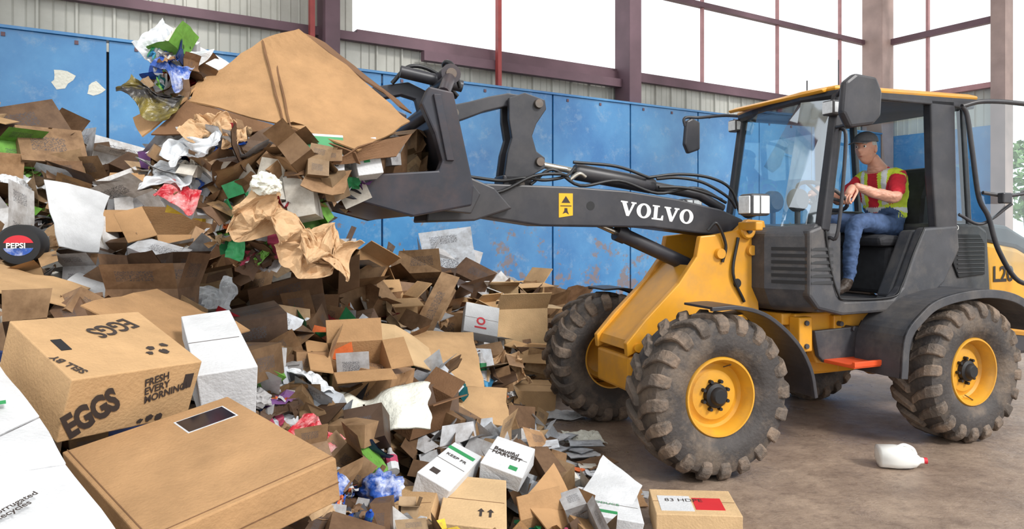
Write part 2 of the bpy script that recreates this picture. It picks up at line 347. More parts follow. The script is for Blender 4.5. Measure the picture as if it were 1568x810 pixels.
for s in (-1,1):
    y0,y1=(.20,.25) if s>0 else (-.25,-.20)
    prism('tower_plate',TW,y0,y1,'yellow',FF,.008)
    lathe('tower_hole',[(0,.252*s),(.032,.252*s),(.034,.249*s)],'grill',FF,20,cy=(-.55,1.13))
    lathe('pivot_boss',[(0,.29*s),(.05,.29*s),(.06,.28*s),(.06,.24*s)],'yellow',FF,24,cy=(-.62,1.50))
    lathe('pivot_pin',[(0,.30*s),(.022,.30*s),(.022,.28*s)],'grill',FF,16,cy=(-.62,1.50))
    lathe('pivot_boss2',[(0,.28*s),(.035,.28*s),(.04,.25*s)],'yellow',FF,20,cy=(-.40,1.34))
    lathe('pivot_boss3',[(0,.28*s),(.035,.28*s),(.04,.25*s)],'yellow',FF,20,cy=(-.66,1.36))
prism('tower_web',[(-.74,.9),(-.74,1.0),(-.72,1.3),(-.66,1.3),(-.66,.9)],-.2,.2,'yellow',FF,.005)
prism('tower_brace',[(.30,.70),(.28,.76),(-.12,1.16),(-.22,1.26),(-.26,1.2),(-.12,1.06),(.2,.70)],-.2,.2,'yellow',FF,.005)
box('front_chassis',(-.85,-.24,.42),(.30,.24,.66),'yellow',FF,.02)
for s in (1,-1): tube('frame_pin',[(.24,.24*s,.72),(.24,.27*s,.72)],.03,'yellow',FF,False,16)
box('light_bracket',(-.62,.24,1.5),(-.56,.44,1.56),'yellow',FF,.01)
box('light_bracket_far',(-.62,-.44,1.5),(-.56,-.24,1.56),'yellow',FF,.01)
for s in (1,-1):
    box('headlight_body',(-.66,.40*s-.07,1.60),(-.50,.40*s+.07,1.75),'plastic',FF,.02)
    box('headlight_side',(-.645,.40*s+.068,1.615),(-.575,.40*s+.076,1.735),'lamp',FF,.01)
    box('headlight_side2',(-.565,.40*s+.068,1.615),(-.515,.40*s+.076,1.735),'lamp',FF,.01)
    box('headlight_lens',(-.503,.40*s-.06,1.615),(-.49,.40*s+.06,1.735),'lamp',FF,.01)
def arcf(name,cx,pts,y0,y1,m,parent,th=.02,lip=.04):
    P=catmull([(p[0],0,p[1]) for p in pts],5); o=[];n=len(P)
    for i in range(n):
        t=(P[min(i+1,n-1)]-P[max(i-1,0)]).normalized(); nn=Vector((-t.z,0,t.x)); o.append(P[i]-nn*th*(1 if cx>0 else -1))
    a=[(p.x,p.z) for p in P]; b=[(p.x,p.z) for p in o][::-1]
    prism(name,a+b,y0,y1,m,parent,.004)
    oo=[]
    for i in range(n):
        t=(P[min(i+1,n-1)]-P[max(i-1,0)]).normalized(); nn=Vector((-t.z,0,t.x)); oo.append(P[i]-nn*(lip+th)*(1 if cx>0 else -1))
    yy=(y1-.02,y1+.005) if y1>0 else (y0-.005,y0+.02)
    prism(name+'_lip',a+[(p.x,p.z) for p in oo][::-1],yy[0],yy[1],m,parent,.004)
fr_pts=[(.08,1.045),(-.13,1.045),(-.34,.98),(-.55,.81),(-.66,.63),(-.70,.45)]
arcf('fender_front_left',-1,fr_pts,.56,.86,'black',FF,.015,.01); arcf('fender_front_right',-1,fr_pts,-.86,-.56,'black',FF,.015,.01)
tube('fender_stay',[(-.3,.25,.9),(-.35,.6,.98)],.02,'plastic',FF,False)
tube('fender_stay2',[(-.3,-.25,.9),(-.35,-.6,.98)],.02,'plastic',FF,False)
BM=[(1.66,1.80),(1.30,1.80),(.65,1.79),(.26,1.77),(-.14,1.72),(-.50,1.65),(-.68,1.58),(-.72,1.50),(-.68,1.45),(-.57,1.45),(.06,1.52),(.88,1.53),(1.30,1.59),(1.66,1.62)]
prism('boom',BM,-.14,.14,'black',FF,.012)
prism('boom_nose',[(1.62,1.83),(1.40,1.84),(1.22,1.77),(1.1,1.64),(1.35,1.56),(1.66,1.55)],-.2,.2,'black',FF,.012)
for s in (1,-1):
    lathe('boom_hole',[(0,.1415*s),(.03,.1415*s)],'grill',FF,20,cy=(.53,1.665)) ; lathe('boom_pin',[(0,.215*s),(.04,.215*s),(.045,.2*s)],'steel',FF,20,cy=(1.45,1.66))
prism('warning_sticker',[(.66,1.60),(.76,1.585),(.76,1.745),(.66,1.745)],.14,.1425,'warn',FF)
def dec(nm,pts,m): mk(nm,[(a,.1435,b) for a,b in pts],[tuple(range(len(pts)))],m,FF,fix=False)
dec('warning_triangle',[(.71,1.728),(.678,1.682),(.742,1.682)],'black_ink'); dec('warning_rule',[(.67,1.665),(.75,1.665),(.75,1.659),(.67,1.659)],'black_ink')
dec('warning_figure',[(.70,1.648),(.72,1.648),(.722,1.63),(.735,1.61),(.71,1.618),(.688,1.605),(.698,1.63)],'black_ink')
V_=[(-.05,1),(.42,1),(.42,.9),(.33,.9),(.56,.32),(.76,.9),(.66,.9),(.66,1),(1.02,1),(1.02,.9),(.93,.9),(.58,0),(.4,0),(.04,.9),(-.05,.9)]
L_=[(0,0),(.8,0),(.8,.35),(.7,.35),(.62,.12),(.38,.12),(.38,.9),(.5,.9),(.5,1),(0,1),(0,.9),(.12,.9),(.12,.1),(0,.1)]
lv=[];lf=[];xo=0
for ch in 'VOLVO':
    if ch=='O':
        k=len(lv);n=28
        for i in range(n):
            a=2*math.pi*i/n; lv+= [(xo+.5+.5*math.cos(a),.5+.52*math.sin(a),0),(xo+.5+.22*math.cos(a),.5+.40*math.sin(a),0)]
        for i in range(n): j=(i+1)%n; lf.append((k+2*i,k+2*j,k+2*j+1,k+2*i+1))
        xo+=1.08
    else:
        P=V_ if ch=='V' else L_; k=len(lv); lv+=[(xo+a,b,0) for a,b in P]; lf.append(tuple(range(k,k+len(P)))); xo+= 1.07 if ch=='V' else .88
lm=frame((.31,.1425,1.605),(-1,0,-.11),(-.11,0,1))@Matrix.Scale(.112,4)@Matrix.Scale(.88,4,(0,1,0))
mk('lettering',lv,lf,'white',FF,mx=lm,fix=False)
mk('lettering_far',lv,lf,'white',FF,mx=frame((-.27,-.1425,1.56),(1,0,.11),(-.11,0,1))@Matrix.Scale(.112,4),fix=False)
CR=[(1.09,2.36),(.98,2.40),(.84,2.36),(.83,2.30),(.90,2.20),(.93,2.12),(.90,2.02),(.84,1.98),(.84,1.91),(.93,1.86),(.97,1.76),(1.08,1.76),(1.12,1.86),(1.10,2.00),(1.07,2.10),(1.09,2.22)]
for y0,y1 in ((.06,.10),(-.10,-.06)): prism('bellcrank_plate',CR,y0,y1,'black',FF,.006)
box('crank_bracket',(.93,-.1,1.70),(1.13,.1,1.86),'black',FF,.01)
LK=[(1.50,2.26),(1.46,2.30),(1.34,2.33),(1.21,2.37),(1.08,2.40),(.95,2.39),(.86,2.36),(.86,2.29),(.98,2.31),(1.10,2.31),(1.24,2.27),(1.36,2.22),(1.44,2.19),(1.50,2.20)]
prism('tilt_link',LK,-.05,.05,'black',FF,.008)
tube('tilt_link_front',[(1.46,0,2.24),(1.68,0,2.20)],.045,'black',FF,False,16)
for c in ((.89,2.33),(1.02,1.80),(.88,1.95),(1.46,2.24)): lathe('pin',[(0,.125),(.028,.125),(.032,.1)],'steel',FF,18,cy=c)
tube('tilt_rod',[(.88,0,1.95),(.55,0,1.90)],.022,'chrome',FF,False,16)
tube('tilt_barrel',[(.59,0,1.905),(.57,0,1.90),(.0,0,1.82),(-.02,0,1.815)],[.05,.058,.058,.05],'black',FF,False,24)
tube('tilt_tail',[(-.02,0,1.815),(-.40,0,1.76),(-.60,0,1.66)],.035,'black',FF,False,16)
tube('lift_rod',[(.45,0,1.56),(.20,0,1.46)],.022,'chrome',FF,False,16)
tube('lift_barrel',[(.26,0,1.485),(.23,0,1.475),(-.50,0,1.17)],.052,'black',FF,False,24)
tube('lift_collar',[(.27,0,1.49),(.20,0,1.463)],.06,'black',FF,False,24)
H=[[(.95,.12,1.80),(.80,.13,1.90),(.60,.12,1.80),(.3,.1,1.84),(0,.1,1.76),(-.3,.12,1.80),(-.55,.12,1.70)],
   [(1.35,.1,1.84),(1.15,.12,1.82),(1.0,.14,1.84),(.85,.13,1.83),(.7,.12,1.86),(.62,.08,1.92)],
   [(1.45,.14,1.78),(1.2,.16,1.74),(.95,.16,1.85),(.75,.15,1.87),(.66,.1,1.84)],
   [(.0,.09,1.86),(-.15,.12,1.87),(-.35,.13,1.84),(-.55,.14,1.74),(-.62,.14,1.66)],
   [(.05,.05,1.87),(-.2,.06,1.90),(-.45,.07,1.88),(-.62,.08,1.80),(-.7,.08,1.62)],
   [(.0,.12,1.80),(-.18,.14,1.80),(-.35,.14,1.77),(-.5,.14,1.72)],
   [(.62,.06,1.96),(.3,.07,1.94),(.05,.07,1.87)],
   [(-.55,.26,1.45),(-.5,.27,1.2),(-.6,.26,1.0)],[(-.3,.26,1.5),(-.36,.28,1.55),(-.44,.27,1.4),(-.42,.26,1.28)]]
for i,p in enumerate(H): tube('hose_%d'%i,p,.011,'hose',FF,True,8)
tube('hose_steel',[(.66,.1,1.84),(.60,.11,1.88),(.55,.1,1.86)],.014,'chrome',FF,True,8)
BK=[(1.79,2.24),(1.66,2.22),(1.55,1.73),(1.56,1.63),(1.87,1.57),(2.32,1.69),(2.36,1.76),(1.86,1.80),(1.74,1.81),(1.72,1.86),(1.76,2.0),(1.83,2.15)]
bk=empty('grapple_bucket',None,FF)
prism('side_left',BK,.80,.88,'bucket',bk,.01); prism('side_right',BK,-.88,-.80,'bucket',bk,.01)
prism('side_rib',[(1.77,2.20),(1.73,2.20),(1.66,1.86),(1.70,1.86)],.88,.90,'bucket',bk,.004)
prism('bottom',[(2.40,1.735),(2.30,1.69),(1.87,1.575),(1.57,1.64),(1.60,1.68),(1.87,1.62),(2.38,1.75)],-.86,.86,'bucket',bk,.004)
prism('back',[(1.56,1.64),(1.66,2.16),(1.70,2.16),(1.61,1.64)],-.86,.86,'bucket',bk,.004)
tube('torque_tube',[(1.70,-.86,2.18),(1.70,.86,2.18)],.045,'bucket',bk,False,16)
prism('cutting_edge',[(2.44,1.75),(2.28,1.70),(2.28,1.68),(2.42,1.72)],-.88,.88,'steel',bk)
for y in (-.45,.35):
    prism('grapple_arm',[(1.66,2.20),(1.66,2.30),(1.80,2.36),(2.0,2.32),(2.2,2.18),(2.26,2.04),(2.20,2.06),(2.1,2.18),(1.96,2.25),(1.84,2.28),(1.76,2.26),(1.74,2.18)],y-.03,y+.03,'bucket',bk,.008)
tube('clamp_cylinder',[(1.50,.45,2.34),(1.86,.45,2.40)],.035,'black',bk,False,16)
for yy in (.42,.62): tube('clamp_eye',[(1.62,yy-.05,2.36),(1.62,yy+.05,2.36)],.055,'bucket',bk,False,20); tube('clamp_pin',[(1.62,yy-.06,2.36),(1.62,yy+.06,2.36)],.03,'steel',bk,False,14)
tube('clamp_bar',[(1.66,.2,2.3),(1.64,.7,2.32),(1.70,.82,2.22)],.035,'bucket',bk,False,12)
tube('clamp_hose',[(1.5,.35,2.3),(1.65,.4,2.42),(1.8,.42,2.44),(1.9,.4,2.34)],.012,'hose',bk,True,8)
tube('clamp_hose2',[(1.5,.3,2.3),(1.62,.5,2.44),(1.6,.62,2.42),(1.55,.6,2.3)],.012,'hose',bk,True,8)
for y in (.34,-.34): prism('bucket_hook',[(1.62,1.62),(1.42,1.6),(1.36,1.72),(1.46,1.84),(1.60,2.0)],y-.03,y+.03,'black',bk,.008)
# ---- rear frame / cab
box('rear_chassis',(-.9,-.28,.45),(1.05,.28,.86),'yellow',RF,.02)
prism('hinge_upper',[(1.30,.92),(.7,.92),(.7,.80),(1.30,.84)],-.2,.36,'yellow',RF,.01)
prism('hinge_lower',[(1.35,.62),(.7,.52),(.7,.46),(1.35,.5)],-.2,.3,'yellow',RF,.01)
prism('frame_side',[(1.22,.92),(1.24,.72),(1.08,.70),(1.02,.56),(.70,.52),(.45,.60),(.42,.92)],.30,.40,'yellow',RF,.012)
box('frame_block',(1.12,.36,.66),(1.24,.46,.9),'yellow',RF,.01); box('frame_block2',(.82,.38,.62),(.9,.44,.9),'yellow',RF,.01)
for (a,b) in ((1.18,.86),(1.18,.70),(.86,.84),(.74,.80),(.50,.68)): tube('frame_bolt',[(a,.40,b),(a,.475,b)],.018,'plastic',RF,False,8)
tube('steer_cylinder',[(1.45,.3,.66),(.9,.3,.62)],.035,'black',RF,False,16)
for i in range(5): tube('chassis_hose',[(1.5,.1+.05*i,.95),(1.38,.2+.04*i,.75-.03*i),(1.25,.3,.62+.04*i),(1.1,.33,.72)],.013,'hose',RF,True,8)
mk('warning_tri',[(.66,.402,.74),(.52,.402,.74),(.59,.402,.85)],[(0,1,2)],'black_ink',RF,fix=False); mk('warning_tri_in',[(.63,.404,.755),(.55,.404,.755),(.59,.404,.82)],[(0,1,2)],'warn',RF,fix=False)
prism('step_bracket',[(1.10,.80),(1.06,.62),(1.0,.57),(.60,.57),(.50,.66),(.44,.82)],.42,.46,'plastic',RF,.008)
prism('step_bracket_out',[(.60,.80),(.62,.60),(.56,.54),(.48,.60),(.40,.80)],.46,.70,'plastic',RF,.01)
box('step_tread',(.60,.46,.575),(1.02,.72,.60),'orange',RF,.006)
box('step_rim',(.60,.70,.585),(1.02,.725,.62),'orange',RF,.004)
cab=empty('cab',None,RF)
prism('floor_pan',[(1.2,1.0),(1.2,.95),(.2,.95),(.2,1.0)],-.58,.58,'plastic',cab,.01)
SK=[(1.17,1.54),(1.12,1.25),(1.05,1.06),(.98,1.02),(.52,1.02),(.42,1.10),(.30,1.34),(.20,1.52),(-.16,1.54),(-.18,1.36),(-.02,1.12),(.18,.98),(.34,.94),(.60,.925),(1.0,.92),(1.22,.97),(1.30,1.06),(1.30,1.50)]
prism('side_skirt_left',SK,.53,.61,'plastic',cab,.02)
tube('door_seal',[(1.16,.612,1.5),(1.12,.615,1.25),(1.05,.615,1.07),(.97,.615,1.03),(.54,.615,1.03),(.44,.615,1.11),(.32,.615,1.34),(.21,.615,1.52)],.008,'hose',cab,True,6)
prism('side_skirt_right',[(1.17,1.54),(-.16,1.54),(-.18,1.3),(.1,.95),(1.0,.92),(1.30,1.06),(1.30,1.50)],-.61,-.53,'plastic',cab,.02)
def nose():
    plan=[(1.28,.60),(1.44,.34),(1.46,0),(1.44,-.34),(1.28,-.60),(1.0,-.60),(1.0,.60)]
    lev=[(1.55,-.07),(1.48,0),(1.10,.0),(.98,-.06),(.94,-.12)]; v=[];f=[];n=len(plan)
    for z,d in lev:
        for x,y in plan: v.append((x+(d if x>1.05 else 0),y*(1+d*.5),z-(.03 if z>1.5 and x>1.3 else 0)))
    for i in range(len(lev)-1):
        for j in range(n): f.append((i*n+j,i*n+(j+1)%n,(i+1)*n+(j+1)%n,(i+1)*n+j))
    f.append(tuple(range(n))); f.append(tuple(range((len(lev)-1)*n,len(lev)*n))[::-1])
    mk('nose_cowl',v,f,'plastic',cab,bevel=.02)
nose()
for i in range(6):
    z=1.14+i*.045; mk('louvre',[(1.285,.612,z),(1.285,.608,z+.02),(1.10,.618,z+.02),(1.10,.622,z)],[(0,1,2,3)],'grill',cab,fix=False)
    mk('louvre_f',[(1.30,.585,z),(1.30,.585,z+.022),(1.42,.385,z+.022),(1.42,.385,z)],[(0,1,2,3)],'grill',cab,fix=False)
def beam(name,a,b,w,d,m='black',bev=.01):
    a=Vector(a);b=Vector(b); z=(b-a); L=z.length; z.normalize(); y=Vector((0,1,0)); x=y.cross(z).normalized(); y=z.cross(x)
    mx=Matrix((x,y,z)).transposed().to_4x4(); mx.translation=a
    return box(name,(-w/2,-d/2,0),(w/2,d/2,L),m,cab,bev,mx)
FNB=(1.16,.58,1.50); FNT=(1.0,.58,2.46); FFB=(1.0,-.56,1.50); FFT=(.84,-.56,2.46)
beam('pillar_front_left',FNB,FNT,.075,.07); beam('pillar_front_right',FFB,FFT,.06,.06)
prism('pillar_mid_left',[(.12,2.48),(-.14,2.48),(-.17,1.5),(.06,1.5),(.10,1.9)],.53,.60,'black',cab,.012)
prism('pillar_mid_right',[(.02,2.48),(-.10,2.48),(-.12,1.5),(.0,1.5)],-.60,-.53,'black',cab,.012)
beam('pillar_rear_left',(-.42,.50,1.5),(-.34,.50,2.48),.05,.05); beam('pillar_rear_right',(-.42,-.5,1.5),(-.34,-.5,2.48),.05,.05)
box('rear_sill',(-.45,-.52,1.48),(-.12,.52,1.54),'plastic',cab,.01)
tube('header_front',[(FFT[0],-.56,2.45),(FNT[0],.58,2.45)],.035,'black',cab,False)
box('header_left',(-.36,.53,2.42),(1.0,.60,2.48),'black',cab,.01); box('header_right',(-.36,-.60,2.42),(.86,-.53,2.48),'black',cab,.01)
def roof():
    plan=[(1.04,.58),(1.08,.3),(1.04,0),(.98,-.3),(.90,-.56),(.8,-.60),(-.38,-.60),(-.44,-.5),(-.44,.5),(-.38,.60),(.95,.60)]
    for nm,lev,m in (('roof_shell',[(2.492,0),(2.505,.008),(2.518,.0),(2.535,-.06),(2.545,-.15)],'yellow'),('roof_under',[(2.435,-.03),(2.46,0),(2.492,.004)],'black')):
        v=[];f=[];n=len(plan)
        for z,d in lev:
            for x,y in plan:
                s=1+d; v.append(((x-.3)*s+.3,y*s,z-(.03 if x>.8 else 0)))
        for i in range(len(lev)-1):
            for j in range(n): f.append((i*n+j,i*n+(j+1)%n,(i+1)*n+(j+1)%n,(i+1)*n+j))
        f.append(tuple(range(n))); f.append(tuple(range((len(lev)-1)*n,len(lev)*n))[::-1]); mk(nm,v,f,m,cab)
roof()
prism('roof_visor',[(1.10,2.47),(1.02,2.50),(.88,2.51),(.88,2.48),(1.0,2.47),(1.08,2.45)],-.45,.52,'yellow',cab,.008)
def pane(name,pts,m='glass',parent=None): mk(name,pts,[tuple(range(len(pts)))],m,parent or cab,fix=False)
pane('windshield',[FNB,(1.26,.3,1.52),(1.26,-.25,1.52),FFB,FFT,(1.0,-.2,2.45),(1.06,.3,2.45),FNT],'windshield')
pane('window_right',[(1.0,-.57,1.5),(.84,-.57,2.44),(-.05,-.57,2.44),(-.05,-.57,1.5)])
pane('window_rear_left',[(-.15,.56,1.55),(-.12,.56,2.44),(-.35,.51,2.44),(-.42,.51,1.55)])
pane('window_rear_right',[(-.10,-.56,1.55),(-.10,-.56,2.44),(-.35,-.51,2.44),(-.42,-.51,1.55)])
pane('window_rear',[(-.43,-.5,1.55),(-.36,-.5,2.44),(-.36,.5,2.44),(-.43,.5,1.55)])
dp=[(-.16,.64,2.42),(-.32,.68,2.46),(-.60,.74,2.46),(-.92,.82,2.42),(-1.02,.86,2.30),(-1.02,.86,1.3),(-.85,.82,1.12),(-.62,.76,1.12),(-.45,.72,1.35),(-.38,.69,1.6),(-.30,.67,1.75),(-.24,.66,2.1),(-.2,.65,2.35),(-.16,.64,2.42)]
tube('door_frame',dp,.018,'black',cab,True,10); pane('door_glass',dp[:-1])
tube('door_handle_bar',[(-.30,.70,1.78),(-.5,.76,1.76),(-.8,.82,1.80),(-1.0,.87,1.80)],.014,'black',cab)
box('door_latch',(-.50,.74,1.70),(-.40,.79,1.78),'black',cab,.01)
tube('door_stay',[(-.18,.6,1.62),(-.35,.66,1.55),(-.55,.75,1.70)],.012,'black',cab)
tube('grab_rail',[(1.12,.60,1.45),(1.10,.66,1.5),(1.03,.66,2.1),(1.03,.62,2.2)],.012,'black',cab)
st=cab
prism('seat_base',[(.30,1.02),(-.10,1.02),(-.12,1.38),(.26,1.38)],-.12,.36,'seat',st,.03)
prism('seat_cushion',[(.36,1.38),(.38,1.45),(.30,1.47),(-.16,1.44),(-.20,1.38)],-.14,.38,'seat',st,.03)
prism('seat_back',[(-.10,1.42),(-.14,1.75),(-.24,2.0),(-.34,2.0),(-.30,1.7),(-.22,1.40)],-.12,.36,'seat',st,.04)
prism('armrest_console',[(.40,1.66),(-.1,1.66),(-.1,1.56),(.1,1.4),(.3,1.4)],-.30,-.16,'plastic',st,.02)
prism('console_low',[(1.25,1.5),(.9,1.52),(.85,1.3),(.95,1.0),(1.25,1.0)],-.3,.42,'plastic',st,.03)
prism('side_inner',[(.20,1.50),(-.15,1.52),(-.15,1.1),(.10,1.02),(.45,1.02)],.40,.52,'plastic',st,.02)
tube('steer_column',[(.98,.12,1.15),(.72,.12,1.70)],.04,'plastic',st,False)
sc=Vector((.68,.12,1.76)); sn=Vector((-.55,0,.83)).normalized(); s1=Vector((0,1,0)); s2=sn.cross(s1)
tube('steering_wheel',[sc+(s1*math.cos(a)+s2*math.sin(a))*.19 for a in [i*2*math.pi/24 for i in range(25)]],.015,'plastic',st,False,10)
for a in (.5,2.6,4.7): tube('spoke',[sc,sc+(s1*math.cos(a)+s2*math.sin(a))*.19],.012,'plastic',st,False,8)
tube('joystick',[(.42,-.2,1.62),(.45,-.2,1.80)],[.012,.022],'plastic',st,False,10)
for i,(x,y,z) in enumerate([(1.05,.25,1.72),(1.0,-.05,1.72),(1.05,-.25,1.68)]):
    lathe('dash_pod_%d'%i,[(0,.05),(.06,.05),(.08,.03),(.085,-.02),(.05,-.05),(0,-.05)],'plastic',st,20,cy=(x,z),mx=Matrix.Translation((0,y,0)))
    tube('pod_stem',[(x,y,1.5),(x,y,z)],.02,'plastic',st,False,8)
box('inner_mirror',(.95,.3,2.3),(.98,.5,2.38),'plastic',st,.01)
prism('mirror_left',[(1.05,2.18),(1.25,2.15),(1.31,2.24),(1.29,2.44),(1.20,2.50),(1.02,2.49),(.97,2.40),(.98,2.24)],.84,.90,'black',cab,.02)
tube('mirror_arm_left',[(1.04,.6,2.42),(1.10,.72,2.46),(1.16,.84,2.42)],.015,'black',cab)
tube('mirror_arm_left2',[(1.06,.6,2.2),(1.1,.72,2.2),(1.14,.84,2.22)],.012,'black',cab)
prism('mirror_right',[(1.18,2.16),(1.22,2.24),(1.20,2.44),(1.14,2.47),(1.06,2.44),(1.06,2.20)],-.90,-.85,'black',cab,.015)
tube('mirror_arm_right',[(.86,-.56,2.46),(.9,-.75,2.49),(1.05,-.86,2.48),(1.20,-.88,2.47),(1.20,-.88,2.40)],.013,'black',cab)
for (x,y,z) in ((1.10,.60,2.33),(.90,-.60,2.38)):
    box('work_lamp',(x-.05,y-.05,z-.05),(x+.03,y+.05,z+.05),'plastic',cab,.012); box('work_lamp_lens',(x+.03,y-.042,z-.04),(x+.036,y+.042,z+.04),'lamp',cab,.004)
    box('work_lamp_side',(x-.035,y+.05,z-.035),(x+.02,y+.053,z+.035),'lamp',cab,.002)
    tube('lamp_stay',[(x-.04,y-.02,z+.04),(x-.1,y-.02,2.46)],.012,'black',cab,False)
tube('antenna',[(.05,-.3,2.53),(.05,-.3,2.95)],.005,'black',cab,False,6); tube('antenna2',[(.2,-.5,2.53),(.2,-.5,2.8)],.006,'black',cab,False,6)
prism('engine_cover',[(-.10,1.56),(-.50,1.56),(-.62,1.50),(-.66,1.0),(-.4,.95),(-.1,1.0),(.0,1.2)],-.53,.53,'plastic',RF,.03)
prism('engine_grille',[(-.22,1.47),(-.50,1.47),(-.56,1.40),(-.56,1.16),(-.26,1.14),(-.20,1.25)],.53,.545,'grill',RF,.006)
for i in range(9): box('grille_bar_%d'%i,(-.54,.545,1.18+i*.032),(-.24,.552,1.185+i*.032),'plastic',RF)
prism('hood',[(-.58,1.42),(-1.0,1.36),(-1.35,1.22),(-1.42,.95),(-1.42,.6),(-.60,.7),(-.64,1.0)],-.50,.52,'yellow',RF,.04)
prism('hood_top',[(-.4,1.58),(-.9,1.54),(-1.3,1.38),(-1.35,1.22),(-1.0,1.36),(-.5,1.42)],-.48,.50,'plastic',RF,.03)
prism('counterweight',[(-.9,.9),(-1.5,.9),(-1.55,.5),(-.85,.5)],-.5,.5,'black',RF,.03)
text('model_mark','L20',.17,'black_ink',frame((-.68,.525,1.10),(-1,0,0),(0,0,1)),RF,.004)
mk('lettering_cab',lv,lf,'white',RF,mx=frame((-.10,.535,1.505),(-1,0,0),(0,0,1))@Matrix.Scale(.034,4),fix=False)
RFp=[(.78,.52),(.74,.80),(.58,.95),(.42,1.03),(.15,1.075),(-.15,1.08),(-.42,1.03),(-.62,.92),(-.74,.76)]
arcf('fender_rear_left',-1,RFp,.50,.88,'plastic',RF,.03,.03); arcf('fender_rear_right',-1,RFp,-.88,-.50,'plastic',RF,.03,.03)
prism('fender_inner',[(.60,.9),(.40,1.05),(.0,1.1),(-.5,1.05),(-.5,.9),(0,.95)],.40,.54,'plastic',RF,.02)

# ------------------------------------------------------------ driver
drv=empty('driver',RF.matrix_local.copy())
def skinmesh(name,J,E,mats,pick,sub=2,parent=None):
    keys=list(J); idx={k:i for i,k in enumerate(keys)}
    me=bpy.data.meshes.new(name); me.from_pydata([J[k][0] for k in keys],[(idx[a],idx[b]) for a,b in E],[])
    o=bpy.data.objects.new(name,me); COL.objects.link(o)
    o.modifiers.new('s','SKIN'); sv=me.skin_vertices[0].data
    for i,k in enumerate(keys):
        r=J[k][1]; sv[i].radius=(r,r) if not isinstance(r,tuple) else r
        sv[i].use_root=(i==0)
    m=o.modifiers.new('ss','SUBSURF'); m.levels=sub; m.render_levels=sub
    bpy.context.view_layer.update()
    nm=bpy.data.meshes.new_from_object(o.evaluated_get(bpy.context.evaluated_depsgraph_get()))
    bpy.data.objects.remove(o)
    nm.materials.clear()
    for x in mats: nm.materials.append(M[x])
    for p in nm.polygons: p.material_index=pick(p.center); p.use_smooth=True
    if name=='body':
        cn=[(v.co.copy(),v.normal.copy()) for v in nm.vertices]; flat=[]
        for c,nn in cn:
            q=Vector((c.x*16,c.y*12,c.z*22))
            if c.z<2.0: c=c+nn*(.009*noise.noise(q)+.006*abs(noise.noise(q*2.1)))
            flat+=[c.x,c.y,c.z]
        nm.vertices.foreach_set('co',flat); nm.update()
    q=bpy.data.objects.new(name,nm); COL.objects.link(q); q.parent=parent; return q
yc=.12
J={'pel':((-.01,yc,1.56),.14),'sp':((.0,yc,1.68),.14),'ch':((.04,yc,1.83),.148),'nb':((.08,yc,1.97),.085),'nk':((.13,yc,2.05),.05),'hd':((.17,yc,2.10),.05),
 'shl':((.07,yc+.17,1.92),.068),'ell':((.20,yc+.25,1.74),.05),'frl':((.38,yc+.19,1.79),.04),'wrl':((.50,yc+.13,1.84),.027),
 'shr':((.07,yc-.17,1.92),.068),'elr':((.22,yc-.25,1.74),.05),'frr':((.40,yc-.2,1.80),.04),'wrr':((.52,yc-.14,1.85),.027),
 'hl':((.06,yc+.09,1.53),.095),'tl':((.28,yc+.12,1.56),.085),'kl':((.50,yc+.14,1.56),.066),'cl':((.53,yc+.14,1.38),.058),'al':((.56,yc+.14,1.13),.042),'fl':((.62,yc+.14,1.06),.042),'tol':((.76,yc+.14,1.04),.034),
 'hr':((.06,yc-.09,1.53),.095),'tr':((.30,yc-.12,1.56),.085),'kr':((.54,yc-.14,1.55),.066),'cr':((.60,yc-.14,1.38),.058),'ar':((.68,yc-.14,1.13),.042),'fr':((.74,yc-.14,1.06),.042),'tor':((.88,yc-.14,1.04),.034)}
E=[('pel','sp'),('sp','ch'),('ch','nb'),('nb','nk'),('nk','hd'),('ch','shl'),('shl','ell'),('ell','frl'),('frl','wrl'),('ch','shr'),('shr','elr'),('elr','frr'),('frr','wrr'),
 ('pel','hl'),('hl','tl'),('tl','kl'),('kl','cl'),('cl','al'),('al','fl'),('fl','tol'),('pel','hr'),('hr','tr'),('tr','kr'),('kr','cr'),('cr','ar'),('ar','fr'),('fr','tor')]
seg=[(a,b,Vector(J[a][0]),Vector(J[b][0])) for a,b in E]
def near(c):
    best=None
    for a,b,p,q in seg:
        d=q-p; t=max(0,min(1,(c-p).dot(d)/d.length_squared)); w=(c-(p+d*t)).length-.3*(J[a][1]+(J[b][1]-J[a][1])*t)
        if best is None or w<best[0]: best=(w,a,b,t)
    return best
def pick(c):
    w,a,b,t=near(c); dy=abs(c.y-yc)
    if b in('fl','fr','tol','tor'): return 5
    if b in('tl','tr','kl','kr','cl','cr','al','ar'): return 4
    if b in('hl','hr') : return 4 if c.z<1.60 else 1
    if b in('nk','hd'): return 3
    if b in('frl','frr','wrl','wrr'): return 3
    if b in('ell','elr'): return (0 if t<.85 else 3) if not(t<.1 and c.z>1.9) else 1
    if c.z>1.99: return 0
    if c.z<1.545: return 4
    if dy>.20: return 0
    if abs(c.z-1.66)<.022 : return 2
    if c.x>.06 and dy<.045: return 0
    if abs(dy-.10)<.022 and c.z>1.70: return 2
    return 1
skinmesh('body',J,E,['shirt','vest','silver','skin','jeans','boot'],pick,4,drv)
